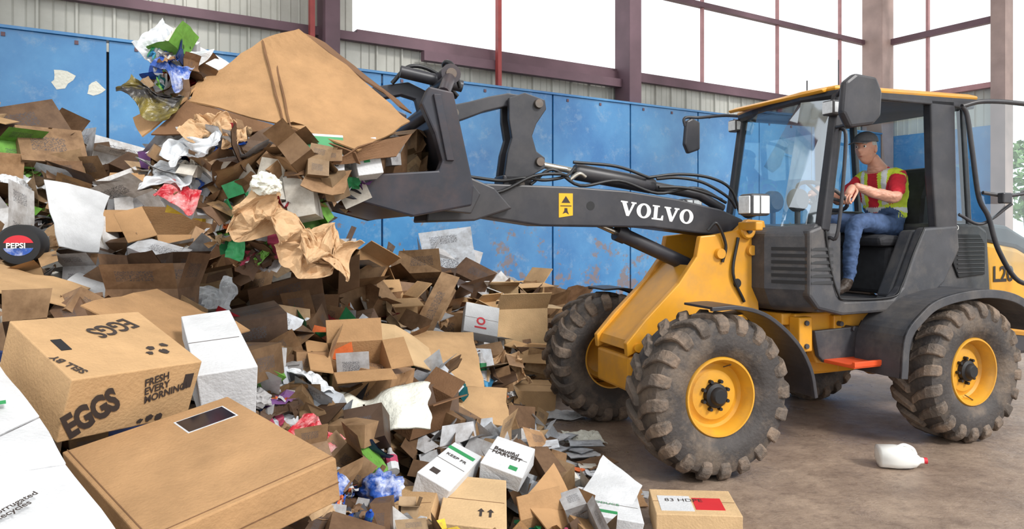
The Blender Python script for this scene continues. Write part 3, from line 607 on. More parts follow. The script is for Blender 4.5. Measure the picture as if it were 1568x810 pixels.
def head():
    bm=bmesh.new(); bmesh.ops.create_uvsphere(bm,u_segments=48,v_segments=40,radius=1)
    for v in bm.verts:
        x,y,z=v.co
        X=x*.098; Y=y*.076; Z=z*.125
        if z<0: Y*=1+z*.28; X*= 1+ (z*.30 if x<0 else z*.02)
        if x>0:
            X-= .010*math.exp(-((z-.12)/.12)**2)*max(0,x)
            X+= .032*math.exp(-((z+.12)/.14)**2)*math.exp(-(y/.17)**2)*(x>.5)
            X+= .008*math.exp(-((z-.08)/.15)**2)*math.exp(-(y/.13)**2)
            X+= .010*math.exp(-((z+.45)/.07)**2)*math.exp(-(y/.35)**2)
            X-= .006*math.exp(-((z+.52)/.03)**2)*math.exp(-(y/.35)**2)
            X+= .012*math.exp(-((z+.80)/.15)**2)*math.exp(-(y/.4)**2)
        v.co=(X,Y,Z)
    me=bpy.data.meshes.new('head'); bm.to_mesh(me); bm.free()
    me.materials.append(M['skin']); me.materials.append(M['hair'])
    for p in me.polygons:
        p.use_smooth=True; c=p.center
        if (c.x<-.02 and c.z>-.045) or (c.x<.03 and c.z>.02): p.material_index=1
    o=bpy.data.objects.new('head',me); COL.objects.link(o); o.parent=drv; o.matrix_local=Matrix.Translation((.215,yc,2.145))@Matrix.Rotation(math.radians(4),4,'Y')@Matrix.Rotation(math.radians(14),4,'Z')
    return o
hd=head()
def ball(nm,r,loc,m,par,u=12):
    bm=bmesh.new(); bmesh.ops.create_uvsphere(bm,u_segments=u,v_segments=8,radius=r); me=bpy.data.meshes.new(nm); bm.to_mesh(me); bm.free(); me.materials.append(M[m])
    o=bpy.data.objects.new(nm,me); COL.objects.link(o); o.parent=par; o.location=loc
for s in (1,-1):
    v,f=lathegeo([(0,.008),(.016,.010),(.024,.004),(.024,-.004),(.0,-.004)],16); mk('ear',[(a*.75,b*s,c*1.25) for a,b,c in v],f,'skin',hd,smooth=True,mx=Matrix.Translation((-.002,.072*s,-.01)))
    ball('eye',.011,(.078,.030*s,.014),'white',hd); ball('pupil',.006,(.086,.031*s,.014),'grill',hd)
    tube('eyebrow',[(.088,.016*s,.034),(.086,.032*s,.038),(.074,.046*s,.032)],.004,'hair',hd,True,6)
mk('mouth',[(.093,-.02,-.062),(.096,0,-.060),(.093,.02,-.062),(.096,0,-.066)],[(0,1,2,3)],'red',hd,fix=False)
bm=bmesh.new(); bmesh.ops.create_uvsphere(bm,u_segments=32,v_segments=20,radius=1)
bmesh.ops.delete(bm,geom=[v for v in bm.verts if v.co.z<-.02],context='VERTS')
for v in bm.verts: v.co=(v.co.x*.108,v.co.y*.087,v.co.z*.085+.05)
me=bpy.data.meshes.new('cap_crown'); bm.to_mesh(me); bm.free(); me.materials.append(M['cap']); [setattr(p,'use_smooth',True) for p in me.polygons]
o=bpy.data.objects.new('cap_crown',me); COL.objects.link(o); o.parent=hd
bv=[];n=13
for i in range(n):
    a=-1.25+2.5*i/(n-1); bv.append((.10*math.cos(a),.08*math.sin(a),.055)); bv.append((.10+.085*math.cos(a),.078*math.sin(a),.05-.012*abs(math.sin(a))))
mk('cap_brim',bv,[(2*i,2*i+1,2*i+3,2*i+2) for i in range(n-1)],'cap',hd,fix=False,smooth=True).modifiers.new('t','SOLIDIFY').thickness=.004
def hand(name,w,side):
    w=Vector(w)
    tgt=min([sc+(s1*math.cos(a)+s2*math.sin(a))*.19 for a in [i*math.pi/36 for i in range(72)]],key=lambda p:(p-(w+Vector((.07,0,.0)))).length)
    d=(tgt-w).normalized(); lat=d.cross(Vector((0,0,1))).normalized(); up=lat.cross(d)
    J={'w':(w,.026),'p':(w+d*.045,.034),'k':(w+(tgt-w)*.8+up*.012,.030)}; E=[('w','p'),('p','k')]
    skinmesh(name+'_palm',{k:(tuple(v[0]),v[1]) for k,v in J.items()},E,['skin'],lambda c:0,2,drv)
    for i,(o_,l) in enumerate([(-.030,.9),(-.010,1.0),(.010,.95),(.030,.78)]):
        b=w+(tgt-w)*.72+lat*o_+up*.012; p1=tgt+lat*o_+up*.026; p2=tgt+lat*o_+d*.026*l+up*.005; p3=tgt+lat*o_+d*.014-up*.022*l; p4=tgt+lat*o_-d*.006-up*.024*l
        J={'a':(tuple(b),.010),'b':(tuple(p1),.0095),'c':(tuple(p2),.009),'d':(tuple(p3),.0085),'e':(tuple(p4),.008)}
        skinmesh(name+'_finger_%d'%i,J,[('a','b'),('b','c'),('c','d'),('d','e')],['skin'],lambda c:0,2,drv)
    b=w+d*.03-lat*.02*side; J={'a':(tuple(b),.012),'b':(tuple(b+d*.03-lat*.025*side-up*.01),.011),'c':(tuple(tgt-lat*.035*side-up*.018),.010)}
    skinmesh(name+'_thumb',J,[('a','b'),('b','c')],['skin'],lambda c:0,2,drv)
hand('hand_left',J['wrl'][0],1); hand('hand_right',J['wrr'][0],-1)

# ------------------------------------------------------------ waste pile
CP=[(-4.14,6.2,2.14),(-4.9,6.2,2.3),(-3.75,6.3,1.72),(-2.91,6,1.60),(-2.5,6.4,1.45),(-2.09,6,1.34),(-1.68,6.5,1.05),(-1.17,7,.84),(-.61,8,.72),(.12,8.5,.62),(.51,8.5,.45),(.27,6.5,.22),(.2,7.4,.4),(.36,6,.05),(-.02,5.0,.12),(-.42,5.5,.36),
(-.75,4.5,.54),(-1.16,4.5,.74),(-1.47,4.2,.92),(-1.85,4.2,1.03),(-2.23,4.2,1.08),(-2.8,4.5,1.18),(-2.5,3.5,1.13),(-3.4,4,1.35),(-4.5,5,1.75),(-1.27,2.2,.72),(-1.42,2,.72),(-.88,2,.6),(-.83,3.2,.52),(-.5,3,.36),(-.29,3.8,.22),(-.01,3,.12),(.19,3.2,.08),(.51,3.4,.03),(-.45,2.2,.36),(-.6,1.5,.45),(-1,1.2,.55),(0,2.2,.1),(.3,2.6,0),
(.35,4.5,0),(.55,5.55,0),(.75,4.05,0),(.52,6.4,0),(.8,7.5,0),(1.0,8.6,.05),(1.2,9.5,.1),(1,3.6,0),(.9,2.8,0),(.6,1.9,0),(.5,1,0),(-2.0,1.5,.9),(-2.2,2.5,1.05),(-1.2,3.2,.76),(-.9,2.7,.56),(1.3,5,0),(1.5,7,0),(.2,5.2,0.0),(-1.3,5.2,.90),(-2.2,5,1.18)]
CPn=np.array(CP)
def Hh(x,y):
    d=(CPn[:,0]-x)**2+(CPn[:,1]-y)**2+.01; w=d**-2.0; return float((w*CPn[:,2]).sum()/w.sum())
def wd(x,y): return (Vector((x,y,0))-P0).dot(WN)
gx=np.arange(-6.2,1.6,.1); gy=np.arange(.8,10.6,.1); gv=[];idx={};gf=[]
for i,x in enumerate(gx):
    for j,y in enumerate(gy):
        if wd(x,y)<-.10:
            h=Hh(x,y)
            if h>.10:
                nz=noise.fractal(Vector((x*2.2,y*2.2,0)),1,2,4); idx[(i,j)]=len(gv); gv.append((x+U(-.03,.03),y+U(-.03,.03),max(.012,h-.06+nz*.09*min(1,h*3))))
for (i,j) in idx:
    q=[(i,j),(i+1,j),(i+1,j+1),(i,j+1)]
    if all(k in idx for k in q): gf.append(tuple(idx[k] for k in q))
pile=empty('cardboard_waste_pile')
base=MB()
cardcols=[lin(*c) for c in [(186,150,112),(170,134,98),(154,120,86),(198,166,126),(136,104,76),(114,86,64),(190,158,120),(162,130,94),(146,112,82),(96,72,54)]]
whites=[lin(*c) for c in [(226,226,226),(214,216,220),(228,224,214),(192,192,194),(206,212,220)]]
brights=[lin(*c) for c in [(190,46,56),(35,80,170),(40,130,80),(225,190,60),(215,110,60),(70,150,195),(110,70,125),(25,30,50),(30,100,105),(180,70,100),(60,60,66),(145,36,46),(110,165,70),(40,60,110)]]
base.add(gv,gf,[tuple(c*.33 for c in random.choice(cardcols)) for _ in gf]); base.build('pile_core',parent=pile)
def rcol(wh=.17,br=.07):
    r=R()
    if r<wh: k=U(.65,1.0); return tuple(x*k for x in random.choice(whites))
    if r<wh+br: return random.choice(brights)
    c=random.choice(cardcols); k=U(.42,1.05); return tuple(x*k for x in c)  # random darkening of the board colour also stands in for crevice shade
def rot(tilt=1.0):
    a=U(0,6.28); t=min(abs(random.gauss(0,tilt)),1.45)
    return Matrix.Rotation(t,4,Vector((math.cos(a),math.sin(a),0)))@Matrix.Rotation(U(0,6.28),4,'Z')
def openbox(mb,c,mx,a,b,h,pr=0,closed=False):
    a/=2;b/=2
    v=[(-a,-b,0),(a,-b,0),(a,b,0),(-a,b,0),(-a,-b,h),(a,-b,h),(a,b,h),(-a,b,h)]
    dk=tuple(x*.85 for x in c); f=[(0,1,5,4),(1,2,6,5),(2,3,7,6),(3,0,4,7),(0,3,2,1)]; cc=[c,c,c,c,dk]
    if closed:
        f.append((4,5,6,7)); cc.append(c); k=len(v); t=b*.06; v+=[(-a,-t,h+.002),(a,-t,h+.002),(a,t,h+.002),(-a,t,h+.002)]; f.append((k,k+1,k+2,k+3)); cc.append(tuple(x*.75 for x in c))
    else:
        for (p,q,nx,ny,L) in ((4,5,0,-1,b),(5,6,1,0,a),(6,7,0,1,b),(7,4,-1,0,a)):
            if R()<.85:
                t=U(-.8,1.7); L=min(L,.2); d=(nx*math.cos(t)*L,ny*math.cos(t)*L,math.sin(t)*L) ; k=len(v)
                P=v[p];Q=v[q]; v+=[(P[0]+d[0],P[1]+d[1],P[2]+d[2]),(Q[0]+d[0],Q[1]+d[1],Q[2]+d[2])]; f.append((p,q,k+1,k)); cc.append(tuple(min(1,x*1.08) for x in c))
    j=min(a,b)*.14
    v=[(x+U(-j,j),y+U(-j,j),z+U(-j,j)) for x,y,z in v[:8]]+v[8:]
    mb.add(v,f,cc,pr,mx)
def sheet(mb,c,mx,a,b,pr=0,flat=False):
    nx=random.choice([3,4,5]); ny=3; bend=U(-1.2,1.2)*(.25 if flat else 1); fold=0 if flat else random.choice([0,0,1]); P=[];an=-bend/2;x=-a/2;z=0
    for i in range(nx+1):
        P.append((x,z)); an+=bend/nx+ (U(.5,1.1) if fold and i==nx//2 else 0); x+=a/nx*math.cos(an); z+=a/nx*math.sin(an)
    v=[];f=[];j=a*.03
    for i,(x,z) in enumerate(P):
        for k in range(ny+1):
            e=(i in(0,nx)) or (k in(0,ny)); q=a*(.03 if flat else .06) if e else j*.4
            v.append((x+U(-q,q),(-.5+k/ny)*b+U(-q,q),z+U(-j,j)*.6))
    for i in range(nx):
        for k in range(ny): f.append((i*(ny+1)+k,(i+1)*(ny+1)+k,(i+1)*(ny+1)+k+1,i*(ny+1)+k+1))
    m=len(v); v+=[(p[0],p[1],p[2]-.004) for p in v]; f+=[tuple(q+m for q in g[::-1]) for g in f]
    mb.add(v,f,c,0,mx)
    if pr:
        k=(nx//2)*(ny+1)+1; mb.add([ (Vector(v[t])+Vector((0,0,.003))) for t in (k,k+ny+1,k+ny+2,k+1)],[(0,1,2,3)],c,1,mx)
bm=bmesh.new(); bmesh.ops.create_icosphere(bm,subdivisions=3,radius=1); ICV=[v.co.copy() for v in bm.verts]; ICF=[tuple(v.index for v in f.verts) for f in bm.faces]; bm.free()
def crumple(mb,c,mx,r,sq=(1,1,.5)):
    o=Vector((U(0,99),U(0,99),U(0,99))); v=[]
    for p in ICV:
        k=.7+.5*noise.noise(p*1.8+o)+.45*abs(noise.noise(p*4+o)); v.append((p.x*r*k*sq[0],p.y*r*k*sq[1],p.z*r*k*sq[2]))
    mb.add(v,ICF,c,0,mx)
def film(mb,c,mx,a,b,amp=.35,n=9):
    o=Vector((U(0,99),U(0,99),0)); v=[];f=[]; c2=random.choice(brights) if R()<.4 else c; c3=random.choice(whites) if R()<.5 else c2; cc=[]
    for i in range(n):
        for j in range(n):
            x=(i/(n-1)-.5)*a; y=(j/(n-1)-.5)*b; q=Vector((i*.42,j*.42,0))+o
            v.append((x+noise.noise(q+Vector((9,0,0)))*a*.25,y+noise.noise(q+Vector((0,9,0)))*b*.25,noise.noise(q)*amp*a+abs(noise.noise(q*2.3))*amp*a*.7))
    for i in range(n-1):
        for j in range(n-1): f.append((i*n+j,(i+1)*n+j,(i+1)*n+j+1,i*n+j+1)); cc.append(c3 if (j in(3,4) and 1<i<6) else c2 if 1<j<7 else c)
    mb.add(v,f,cc,0,mx)
def bottle(mb,c,mx,r,L):
    v,f=tubegeo([(0,0,0),(0,0,L*.3),(0,0,L*.302),(0,0,L*.6),(0,0,L*.602),(0,0,L*.85),(0,0,L)],[r,r,r*1.02,r*1.02,r,r*.4,r*.35],9); c2=random.choice(brights)
    mb.add(v,f,[c2 if 18<=i<27 else c for i in range(len(f))],0,mx)
def piece(mb,x,y,z,s,wh=.17,br=.07,tilt=.8):
    mx=Matrix.Translation((x,y,z))@rot(tilt); r=R()
    if r<.28: openbox(mb,rcol(wh,br*.3),mx,s*U(.9,1.5),s*U(.7,1.1),s*U(.35,.9),1 if R()<.45 else 0,R()<.4)
    elif r<.58: sheet(mb,rcol(wh,br*.3),mx,s*U(1.1,2.3),s*U(.7,1.5),1 if R()<.35 else 0)
    elif r<.71: crumple(mb,rcol(.55,.06),mx,s*U(.25,.55),(1,U(.5,1),U(.3,.7)))
    elif r<.95: film(mb,rcol(.55,.2),mx,s*U(.7,1.4),s*U(.5,1.0))
    else: bottle(mb,rcol(.5,.45),mx,s*.16,s*.7)
HZ=[(-.64,3.6,.30),(-.32,3.25,.20),(-.05,3.42,.16),(-.15,3.1,.2),(-.42,3.0,.18),(-.44,5.0,.38),(-.17,4.4,.26),(-.84,3.1,.15),(-.72,2.72,.12),(-.53,2.92,.12),(-1.1,2.85,.30),(-1.27,2.3,.36),(-.85,1.95,.48),(-.55,1.7,.3),(-1.1,1.5,.4),(-.8,4.55,.30),(-2.15,3.8,.3),(-2.4,3.4,.35),(-1.5,3.1,.3),(-1.3,1.75,.4),(-2.75,4.35,.25),(.5,3.6,.25),(.9,3.6,.35),(-.84,5.0,.2),(-.25,6.0,.2),(-1.0,5.7,.22)]
mb=MB(); cnt=0
def blocked(x,y): return any((x-a)**2+(y-b)**2<r*r for a,b,r in HZ) or ((x-.76)**2+(y-5.76)**2)<.75**2
for _ in range(40000):
    if cnt>=4300: break
    y=math.exp(U(math.log(1.15),math.log(10))); u=U(-.95,.32); x=u*y
    if x<-6 or wd(x,y)>-.25: continue
    h=Hh(x,y)
    if h<.05: continue
    if h<.12 and R()<.5: continue
    if blocked(x,y): continue
    s=y*(.020+.044*R()**1.4); s=min(s,.10+h*.6)
    mixed = (x/y>-.5 and x/y<-.02 and y<5.8)
    z=h+U(-.07,.05)
    piece(mb,x,y,max(z,s*.25),s,.34 if mixed else .22,.20 if mixed else .10); cnt+=1
cnt=0
for _ in range(8000):
    if cnt>=130: break
    y=math.exp(U(math.log(3.0),math.log(9))); u=U(-.85,.12); x=u*y
    if x<-6 or wd(x,y)>-.45: continue
    h=Hh(x,y)
    if h<.2 or blocked(x,y): continue
    s=y*U(.045,.085); mx=Matrix.Translation((x,y,h+.06))@rot(.45); c=rcol(.28,.0)
    if R()<.65: sheet(mb,c,mx,s*U(1.2,1.7),s*U(.8,1.2),1 if R()<.5 else 0,True)
    else: openbox(mb,c,mx,s*1.2,s*.9,s*.6,1,R()<.5)
    cnt+=1
cnt=0
for _ in range(6000):
    if cnt>=85: break
    x=U(-.3,.75); y=U(2.6,6.6); h=Hh(x,y)
    if h>.2 or blocked(x,y) or x>.55 and R()<.8: continue
    s=U(.05,.15); sheet(mb,rcol(.5,.06),Matrix.Translation((x,y,h+.02+.02*R()))@rot(.08),s*1.6,s,1 if R()<.3 else 0,True); cnt+=1
mb.build('scraps',parent=pile)

# ------------------------------------------------------------ hero boxes
def hero(name,p0,p1,p2,h,m,bev=.004,seam=True,dent=0):
    p0,p1,p2=map(Vector,(p0,p1,p2)); e1=p1-p0; e2=p2-p0; w=e1.length; mx=frame(p0,e1,e2); ey=mx.col[1].xyz; d=e2.dot(ey)
    e=empty(name,mx)
    V=[(0,0,0),(w,0,0),(w,d,0),(0,d,0),(0,0,-h),(w,0,-h),(w,d,-h),(0,d,-h)]
    if dent: V=[V[0],V[1],(w-dent,d+dent*.5,0),V[3],(dent,0,-h),(w-dent*.5,dent,-h),V[6],V[7]]
    mk('carton',V,[(0,1,2,3),(7,6,5,4),(0,4,5,1),(1,5,6,2),(2,6,7,3),(3,7,4,0)],m,e,bevel=bev)
    if seam: box('seam',(0.002,d*.5-.0015,-.001),(w-.004-dent,d*.5+.0015,.0012),'cbd' if m!='cbw' else 'steel',e)
    return e,w,d
def quadsheet(name,quads,m,th=.006,wob=.012,cuts=5):
    bm=bmesh.new(); key={}
    for q in quads:
        ids=[]
        for p in q:
            if p not in key: key[p]=bm.verts.new(p)
            ids.append(key[p])
        bm.faces.new(ids)
    bmesh.ops.recalc_face_normals(bm,faces=bm.faces)
    if all(len(q)==4 for q in quads):
        bmesh.ops.subdivide_edges(bm,edges=bm.edges[:],cuts=cuts,use_grid_fill=True)
        o_=Vector((U(0,50),U(0,50),U(0,50)))
        for v in bm.verts:
            k=2.0 if v.is_boundary else 1.0; v.co=v.co+Vector((noise.noise(v.co*6+o_),noise.noise(v.co*6+o_*2),noise.noise(v.co*5-o_)))*wob*k
    me=bpy.data.meshes.new(name); bm.to_mesh(me); bm.free(); me.materials.append(M[m]); o=bpy.data.objects.new(name,me); COL.objects.link(o)
    s=o.modifiers.new('t','SOLIDIFY'); s.thickness=th; s.offset=0; return o
def crumpled(name,loc,a,b,m,amp=.06,rot_=(0,0,0),droop=0,n=44,fr=9,parent=None):
    o_=Vector((U(0,50),U(0,50),0)); v=[];f=[];k=max(8,int(n*b/a))
    for i in range(n):
        for j in range(k):
            x=(i/(n-1)-.5)*a; y=(j/(k-1)-.5)*b; q=Vector((x,y,0))*fr+o_
            z=amp*(noise.noise(q*.6)*1.3+abs(noise.noise(q*1.3))*.9+abs(noise.noise(q*3.1))*.6)-droop*(x/a+.5)**2
            v.append((x+amp*noise.noise(q+Vector((7,7,7))),y+amp*1.5*noise.noise(q*.8+Vector((3,1,4)))*(1+abs(y/b)),z))
    for i in range(n-1):
        for j in range(k-1): f.append((i*k+j,(i+1)*k+j,(i+1)*k+j+1,i*k+j+1))
    mx=Matrix.Translation(loc)@Matrix.Rotation(rot_[2],4,'Z')@Matrix.Rotation(rot_[1],4,'Y')@Matrix.Rotation(rot_[0],4,'X')
    o=mk(name,v,f,m,parent,mx=mx,fix=False); s=o.modifiers.new('t','SOLIDIFY'); s.thickness=.003; return o
e,w,d=hero('cardboard_box',(-1.225,2.0,1.084),(-1.013,2.35,1.073),(-1.535,2.19,1.225),.20,'cb',seam=False)
fx=frame((0,0,0),(1,0,0),(0,0,1))
def onfront(x,z,rotd=0): return Matrix.Translation((x,-.003,z))@fx@Matrix.Rotation(math.radians(rotd),4,'Z')
def ontop(x,y,rotd=0): return Matrix.Translation((x,y,.003))@Matrix.Rotation(math.radians(rotd),4,'Z')
text('print_a','EGGS',.115,'black_ink',onfront(.03,-.19,30),e,.006,.55)
text('print_b','FRESH\nEVERY\nMORNING!',.036,'black_ink',onfront(.225,-.06,12),e,.001,.8)
text('print_c','EGGS',.10,'black_ink',ontop(w-.08,d-.05,200),e,.002,.7)
text('print_d','SELL BY',.035,'black_ink',ontop(.06,.03,110),e,.001)
def blob(x,y,r,mx,par,m='black_ink'):
    pts=[(x+r*U(.5,1)*math.cos(a),y+r*U(.5,1)*math.sin(a),0) for a in [i*.45 for i in range(14)]]; mk('print_blob',pts,[tuple(range(14))],m,par,mx=mx,fix=False)
for (x,y,r) in ((.30,.12,.018),(.33,.09,.02),(.35,.13,.016),(.28,.09,.014)): blob(x,y,r,Matrix.Translation((0,0,.003)),e)
for (x,z,r) in ((.27,-.175,.016),(.30,-.178,.016),(.24,-.18,.012)): blob(x,z,r,Matrix.Translation((0,-.003,0))@fx,e)
box('handhole',(.05,.17,-.001),(.08,.24,.002),'grill',e)
box('barcode',(w-.05,-.002,-.09),(w-.02,0,-.04),'black_ink',e)
e,w,d=hero('cardboard_box',(-1.253,2.0,.884),(-.79,1.547,.827),(-.944,2.35,.966),.12,'cb2',seam=False)
box('tape_patch',(.07,d-.19,-.001),(.17,d-.05,.0015),'tape',e)
box('tape_edge',(.065,d-.195,-.001),(.175,d-.045,.001),'cbw',e)
box('flap_seam',(.0,.012,-.001),(w,.015,.0015),'cbd',e)
box('flap_crease',(w-.02,.0,-.001),(w-.017,d,.0012),'cbd',e); box('side_crease',(w-.001,.0,-.07),(w+.0012,d,-.067),'cbd',e)
qs=empty('white_carton')
for wq in ([((-1.497,2.1,1.105),(-1.283,1.95,.991),(-1.33,1.52,.95),(-1.75,1.9,1.12))],[((-1.283,1.95,.991),(-1.088,1.75,.929),(-1.20,1.64,.94),(-1.33,1.52,.95))],[((-1.088,1.75,.929),(-.85,1.56,.84),(-.98,1.25,.78),(-1.33,1.52,.95))]):
    o=quadsheet('flap',wq,'cbw',.006,.004); o.parent=qs
E1=Vector((-.85,1.56,.84))-Vector((-.98,1.25,.78)); E2=Vector((-1.088,1.75,.929))-Vector((-.85,1.56,.84))
text('print','Corrugated\nRecycles',.022,'black_ink',Matrix.Translation((0,0,.014))@frame((-1.09,1.50,.885),E1,E2),qs,.0005)
mk('green_stripe',[(-1.36,1.93,1.045),(-1.345,1.91,1.04),(-1.50,1.72,1.045),(-1.515,1.74,1.05)],[(0,1,2,3)],'greendk',qs,fix=False)
hero('white_carton',(-1.10,2.5,.995),(-.919,2.6,1.01),(-1.36,2.92,1.15),.24,'cbw',dent=.02)
e,w,d=hero('white_carton',(-.412,3.12,.453),(-.265,3.07,.386),(-.33,3.5,.50),.18,'cbw',dent=.018); text('print','KEEP FR',.03,'black_ink',ontop(.02,.25,0),e,.0005)
box('qr',(.03,.06,-.001),(.07,.10,.002),'black_ink',e); box('green_band',(.0,.31,-.001),(w-.03,.34,.0015),'greendk',e)
e,w,d=hero('white_carton',(-.149,3.35,.42),(.048,3.3,.363),(-.12,3.6,.49),.09,'cbw',dent=.012); text('print','Beautiful\nHARVEST',.036,'black_ink',ontop(.02,.14,0),e,.001); box('mark',(.13,.03,0),(.17,.06,.002),'greendk',e)
e,w,d=hero('cardboard_box',(-.30,2.88,.33),(-.02,2.88,.30),(-.20,3.3,.37),.16,'cby',dent=.012)
for ax in (.17,.21): mk('print_arrow',[(ax-.005,.08,.003),(ax+.005,.08,.003),(ax+.005,.12,.003),(ax+.015,.12,.003),(ax,.145,.003),(ax-.015,.12,.003),(ax-.005,.12,.003)],[tuple(range(7))],'black_ink',e,fix=False)
hero('cardboard_box',(-.56,2.85,.33),(-.33,2.83,.35),(-.50,3.2,.36),.14,'cb',dent=.02)
e,w,d=hero('cardboard_box',(.693,3.45,.14),(1.10,3.42,.14),(.80,3.75,.15),.135,'cby'); box('label_red',(.2,.06,0),(.34,.2,.002),'redl',e); box('label_white',(.03,.04,0),(.19,.22,.002),'cbw',e); text('print','83 HDPE',.05,'black_ink',ontop(.06,.15),e)
e,w,d=hero('white_carton',(.30,3.4,.17),(.62,3.36,.13),(.38,3.72,.17),.11,'cbw',dent=.02); box('mark',(.05,.05,0),(.2,.08,.002),'greendk',e); text('print','PRODUCE',.035,'greendk',ontop(.05,.15),e)
quadsheet('cardboard_sheet',[((-.742,5.3,.77),(-.295,5.5,.72),(-.192,4.8,.45),(-.519,4.6,.52))],'cb')
quadsheet('cardboard_sheet',[((-.351,4.6,.50),(-.038,4.7,.48),(-.008,4.2,.29),(-.294,4.1,.36))],'cb')
quadsheet('cardboard_sheet',[((-1.15,4.6,.92),(-.78,4.75,.88),(-.70,4.35,.72),(-.95,4.2,.74)),((-.78,4.75,.88),(-.55,4.9,.70),(-.5,4.5,.62),(-.70,4.35,.72))],'cby')
quadsheet('white_sheet',[((-3.0,4.6,1.83),(-2.69,4.78,1.73),(-2.5,4.34,1.36),(-2.62,4.16,1.40))],'cbw')
quadsheet('white_sheet',[((-2.288,3.6,1.21),(-2.44,4.1,1.27),(-1.99,4.1,1.12),(-1.86,3.6,1.11))],'cbw')
quadsheet('cardboard_sheet',[((-2.6,3.1,1.30),(-2.75,3.7,1.36),(-2.2,3.75,1.20),(-1.95,3.2,1.16))],'cb')
quadsheet('cardboard_sheet',[((-1.75,2.9,1.20),(-1.68,3.4,1.22),(-1.2,3.3,1.04),(-1.3,2.9,1.02))],'cb2')
quadsheet('white_sheet',[((.34,3.62,.17),(.50,3.95,.26),(.68,3.75,.17),(.55,3.5,.12))],'cbw')
quadsheet('white_sheet',[((.02,5.0,.10),(.30,5.2,.06),(.34,4.9,.03),(.10,4.75,.06))],'cbw',wob=.006)
quadsheet('cardboard_sheet',[((-.05,4.45,.20),(.2,4.5,.09),(.22,4.2,.04),(.0,4.1,.12))],'cb2',wob=.006)
quadsheet('cardboard_sheet',[((.05,3.25,.28),(.20,3.5,.36),(.36,3.35,.10),(.25,3.05,.10))],'cb2')
def openhero(x,y,z,a,b,h,yaw,m,tilt=0,name='cardboard_box',tx=0):
    mx=Matrix.Translation((x,y,z))@Matrix.Rotation(yaw,4,'Z')@Matrix.Rotation(tilt,4,'X')@Matrix.Rotation(tx,4,'Y'); e=empty(name,mx)
    a/=2;b/=2; v=[(-a,-b,0),(a,-b,0),(a,b,0),(-a,b,0),(-a,-b,h),(a,-b,h),(a,b,h),(-a,b,h)]; f=[(0,1,5,4),(1,2,6,5),(2,3,7,6),(3,0,4,7),(0,3,2,1)]
    for (p,q,nx,ny,L) in ((4,5,0,-1,b),(5,6,1,0,a*.8),(6,7,0,1,b),(7,4,-1,0,a*.8)):
        t=U(-.9,1.0); d=(nx*math.cos(t)*L,ny*math.cos(t)*L,math.sin(t)*L); k=len(v); P=v[p];Q=v[q]; v+=[(P[0]+d[0],P[1]+d[1],P[2]+d[2]),(Q[0]+d[0],Q[1]+d[1],Q[2]+d[2])]; f.append((p,q,k+1,k))
    o=mk('carton',v,f,m,e,fix=False); s=o.modifiers.new('t','SOLIDIFY'); s.thickness=.007; s.offset=0
    return e
openhero(-1.02,5.8,.68,.42,.32,.28,.5,'cb'); openhero(-1.35,6.1,1.08,.4,.3,.22,2.2,'cb2',.5)
openhero(.04,7.0,.42,.5,.4,.34,.3,'cby'); openhero(.26,6.45,.15,.34,.3,.30,-.3,'cb'); openhero(-.35,6.9,.62,.3,.25,.2,.9,'cb')
openhero(.16,3.2,.02,.24,.2,.18,.6,'cb2',.3); openhero(-.55,7.6,.66,.5,.4,.25,.2,'cbw',name='white_carton'); openhero(.05,8.3,.6,.5,.4,.3,.6,'cb'); openhero(-.2,8.0,.62,.5,.4,.28,.1,'cby')
openhero(-2.45,5.2,1.32,.45,.35,.3,.8,'cb2',.6); openhero(-1.9,5.5,1.25,.4,.35,.3,-.5,'cb',-.6); openhero(-1.9,4.8,1.12,.4,.3,.25,1.4,'cbd',.7); openhero(-1.45,5.2,.96,.4,.3,.3,.2,'cbd',.8)
openhero(-2.9,5.6,1.45,.5,.4,.3,.3,'cb2',.4); openhero(-4.35,5.7,2.05,.4,.3,.35,.3,'cb',.2)
openhero(-.85,3.9,.66,.3,.25,.2,.4,'cb2',.5); openhero(-.55,4.0,.42,.3,.22,.18,1.0,'cbd',.3); openhero(.35,7.9,.25,.4,.35,.3,.2,'cb')
e,w,d=hero('white_carton',(-.40,5.9,.68),(-.12,5.95,.62),(-.30,6.1,.88),.12,'cbw'); lathe('logo',[(.022,0),(.038,0)],'redl',e,20,mx=Matrix.Translation((.14,.12,.003))@Matrix.Rotation(math.pi/2,4,'X')); box('logo_bar',(.09,.05,0),(.19,.065,.003),'redl',e)
hero('cardboard_box',(.02,5.75,.22),(.36,5.8,.20),(.05,6.1,.24),.17,'cb')
hero('white_carton',(-.62,5.6,.66),(-.42,5.8,.62),(-.80,5.85,.72),.12,'cbw')
def blobobj(name,loc,r,sq,m,sub=4,amp=.35,fr=2.0,rotz=0,smooth=True):
    bm=bmesh.new(); bmesh.ops.create_icosphere(bm,subdivisions=sub,radius=1); o_=Vector((U(0,50),U(0,50),U(0,50)))
    for v in bm.verts:
        p=v.co.copy(); k=1+amp*noise.noise(p*fr+o_)+amp*.6*abs(noise.noise(p*fr*2.6+o_)); v.co=Vector((p.x*sq[0],p.y*sq[1],p.z*sq[2]))*r*k
    me=bpy.data.meshes.new(name); bm.to_mesh(me); bm.free(); me.materials.append(M[m])
    for p in me.polygons: p.use_smooth=smooth
    o=bpy.data.objects.new(name,me); COL.objects.link(o); o.location=loc; o.rotation_euler=(U(-.2,.2),U(-.2,.2),rotz); return o
crumpled('kraft_paper_bag',(-.084,5.7,.36),.38,.30,'kraft',.10,(.9,0,.3))
crumpled('red_plastic_bag',(-.837,3.08,.62),.22,.12,'redp',.035,(.5,.3,-.3)); crumpled('blue_plastic_bag',(-.72,2.72,.54),.20,.10,'bluep',.035,(.6,-.2,.5))
blobobj('blue_foil_bag',(-.53,2.92,.45),.08,(1,1,.8),'bluep',4,.4,3)
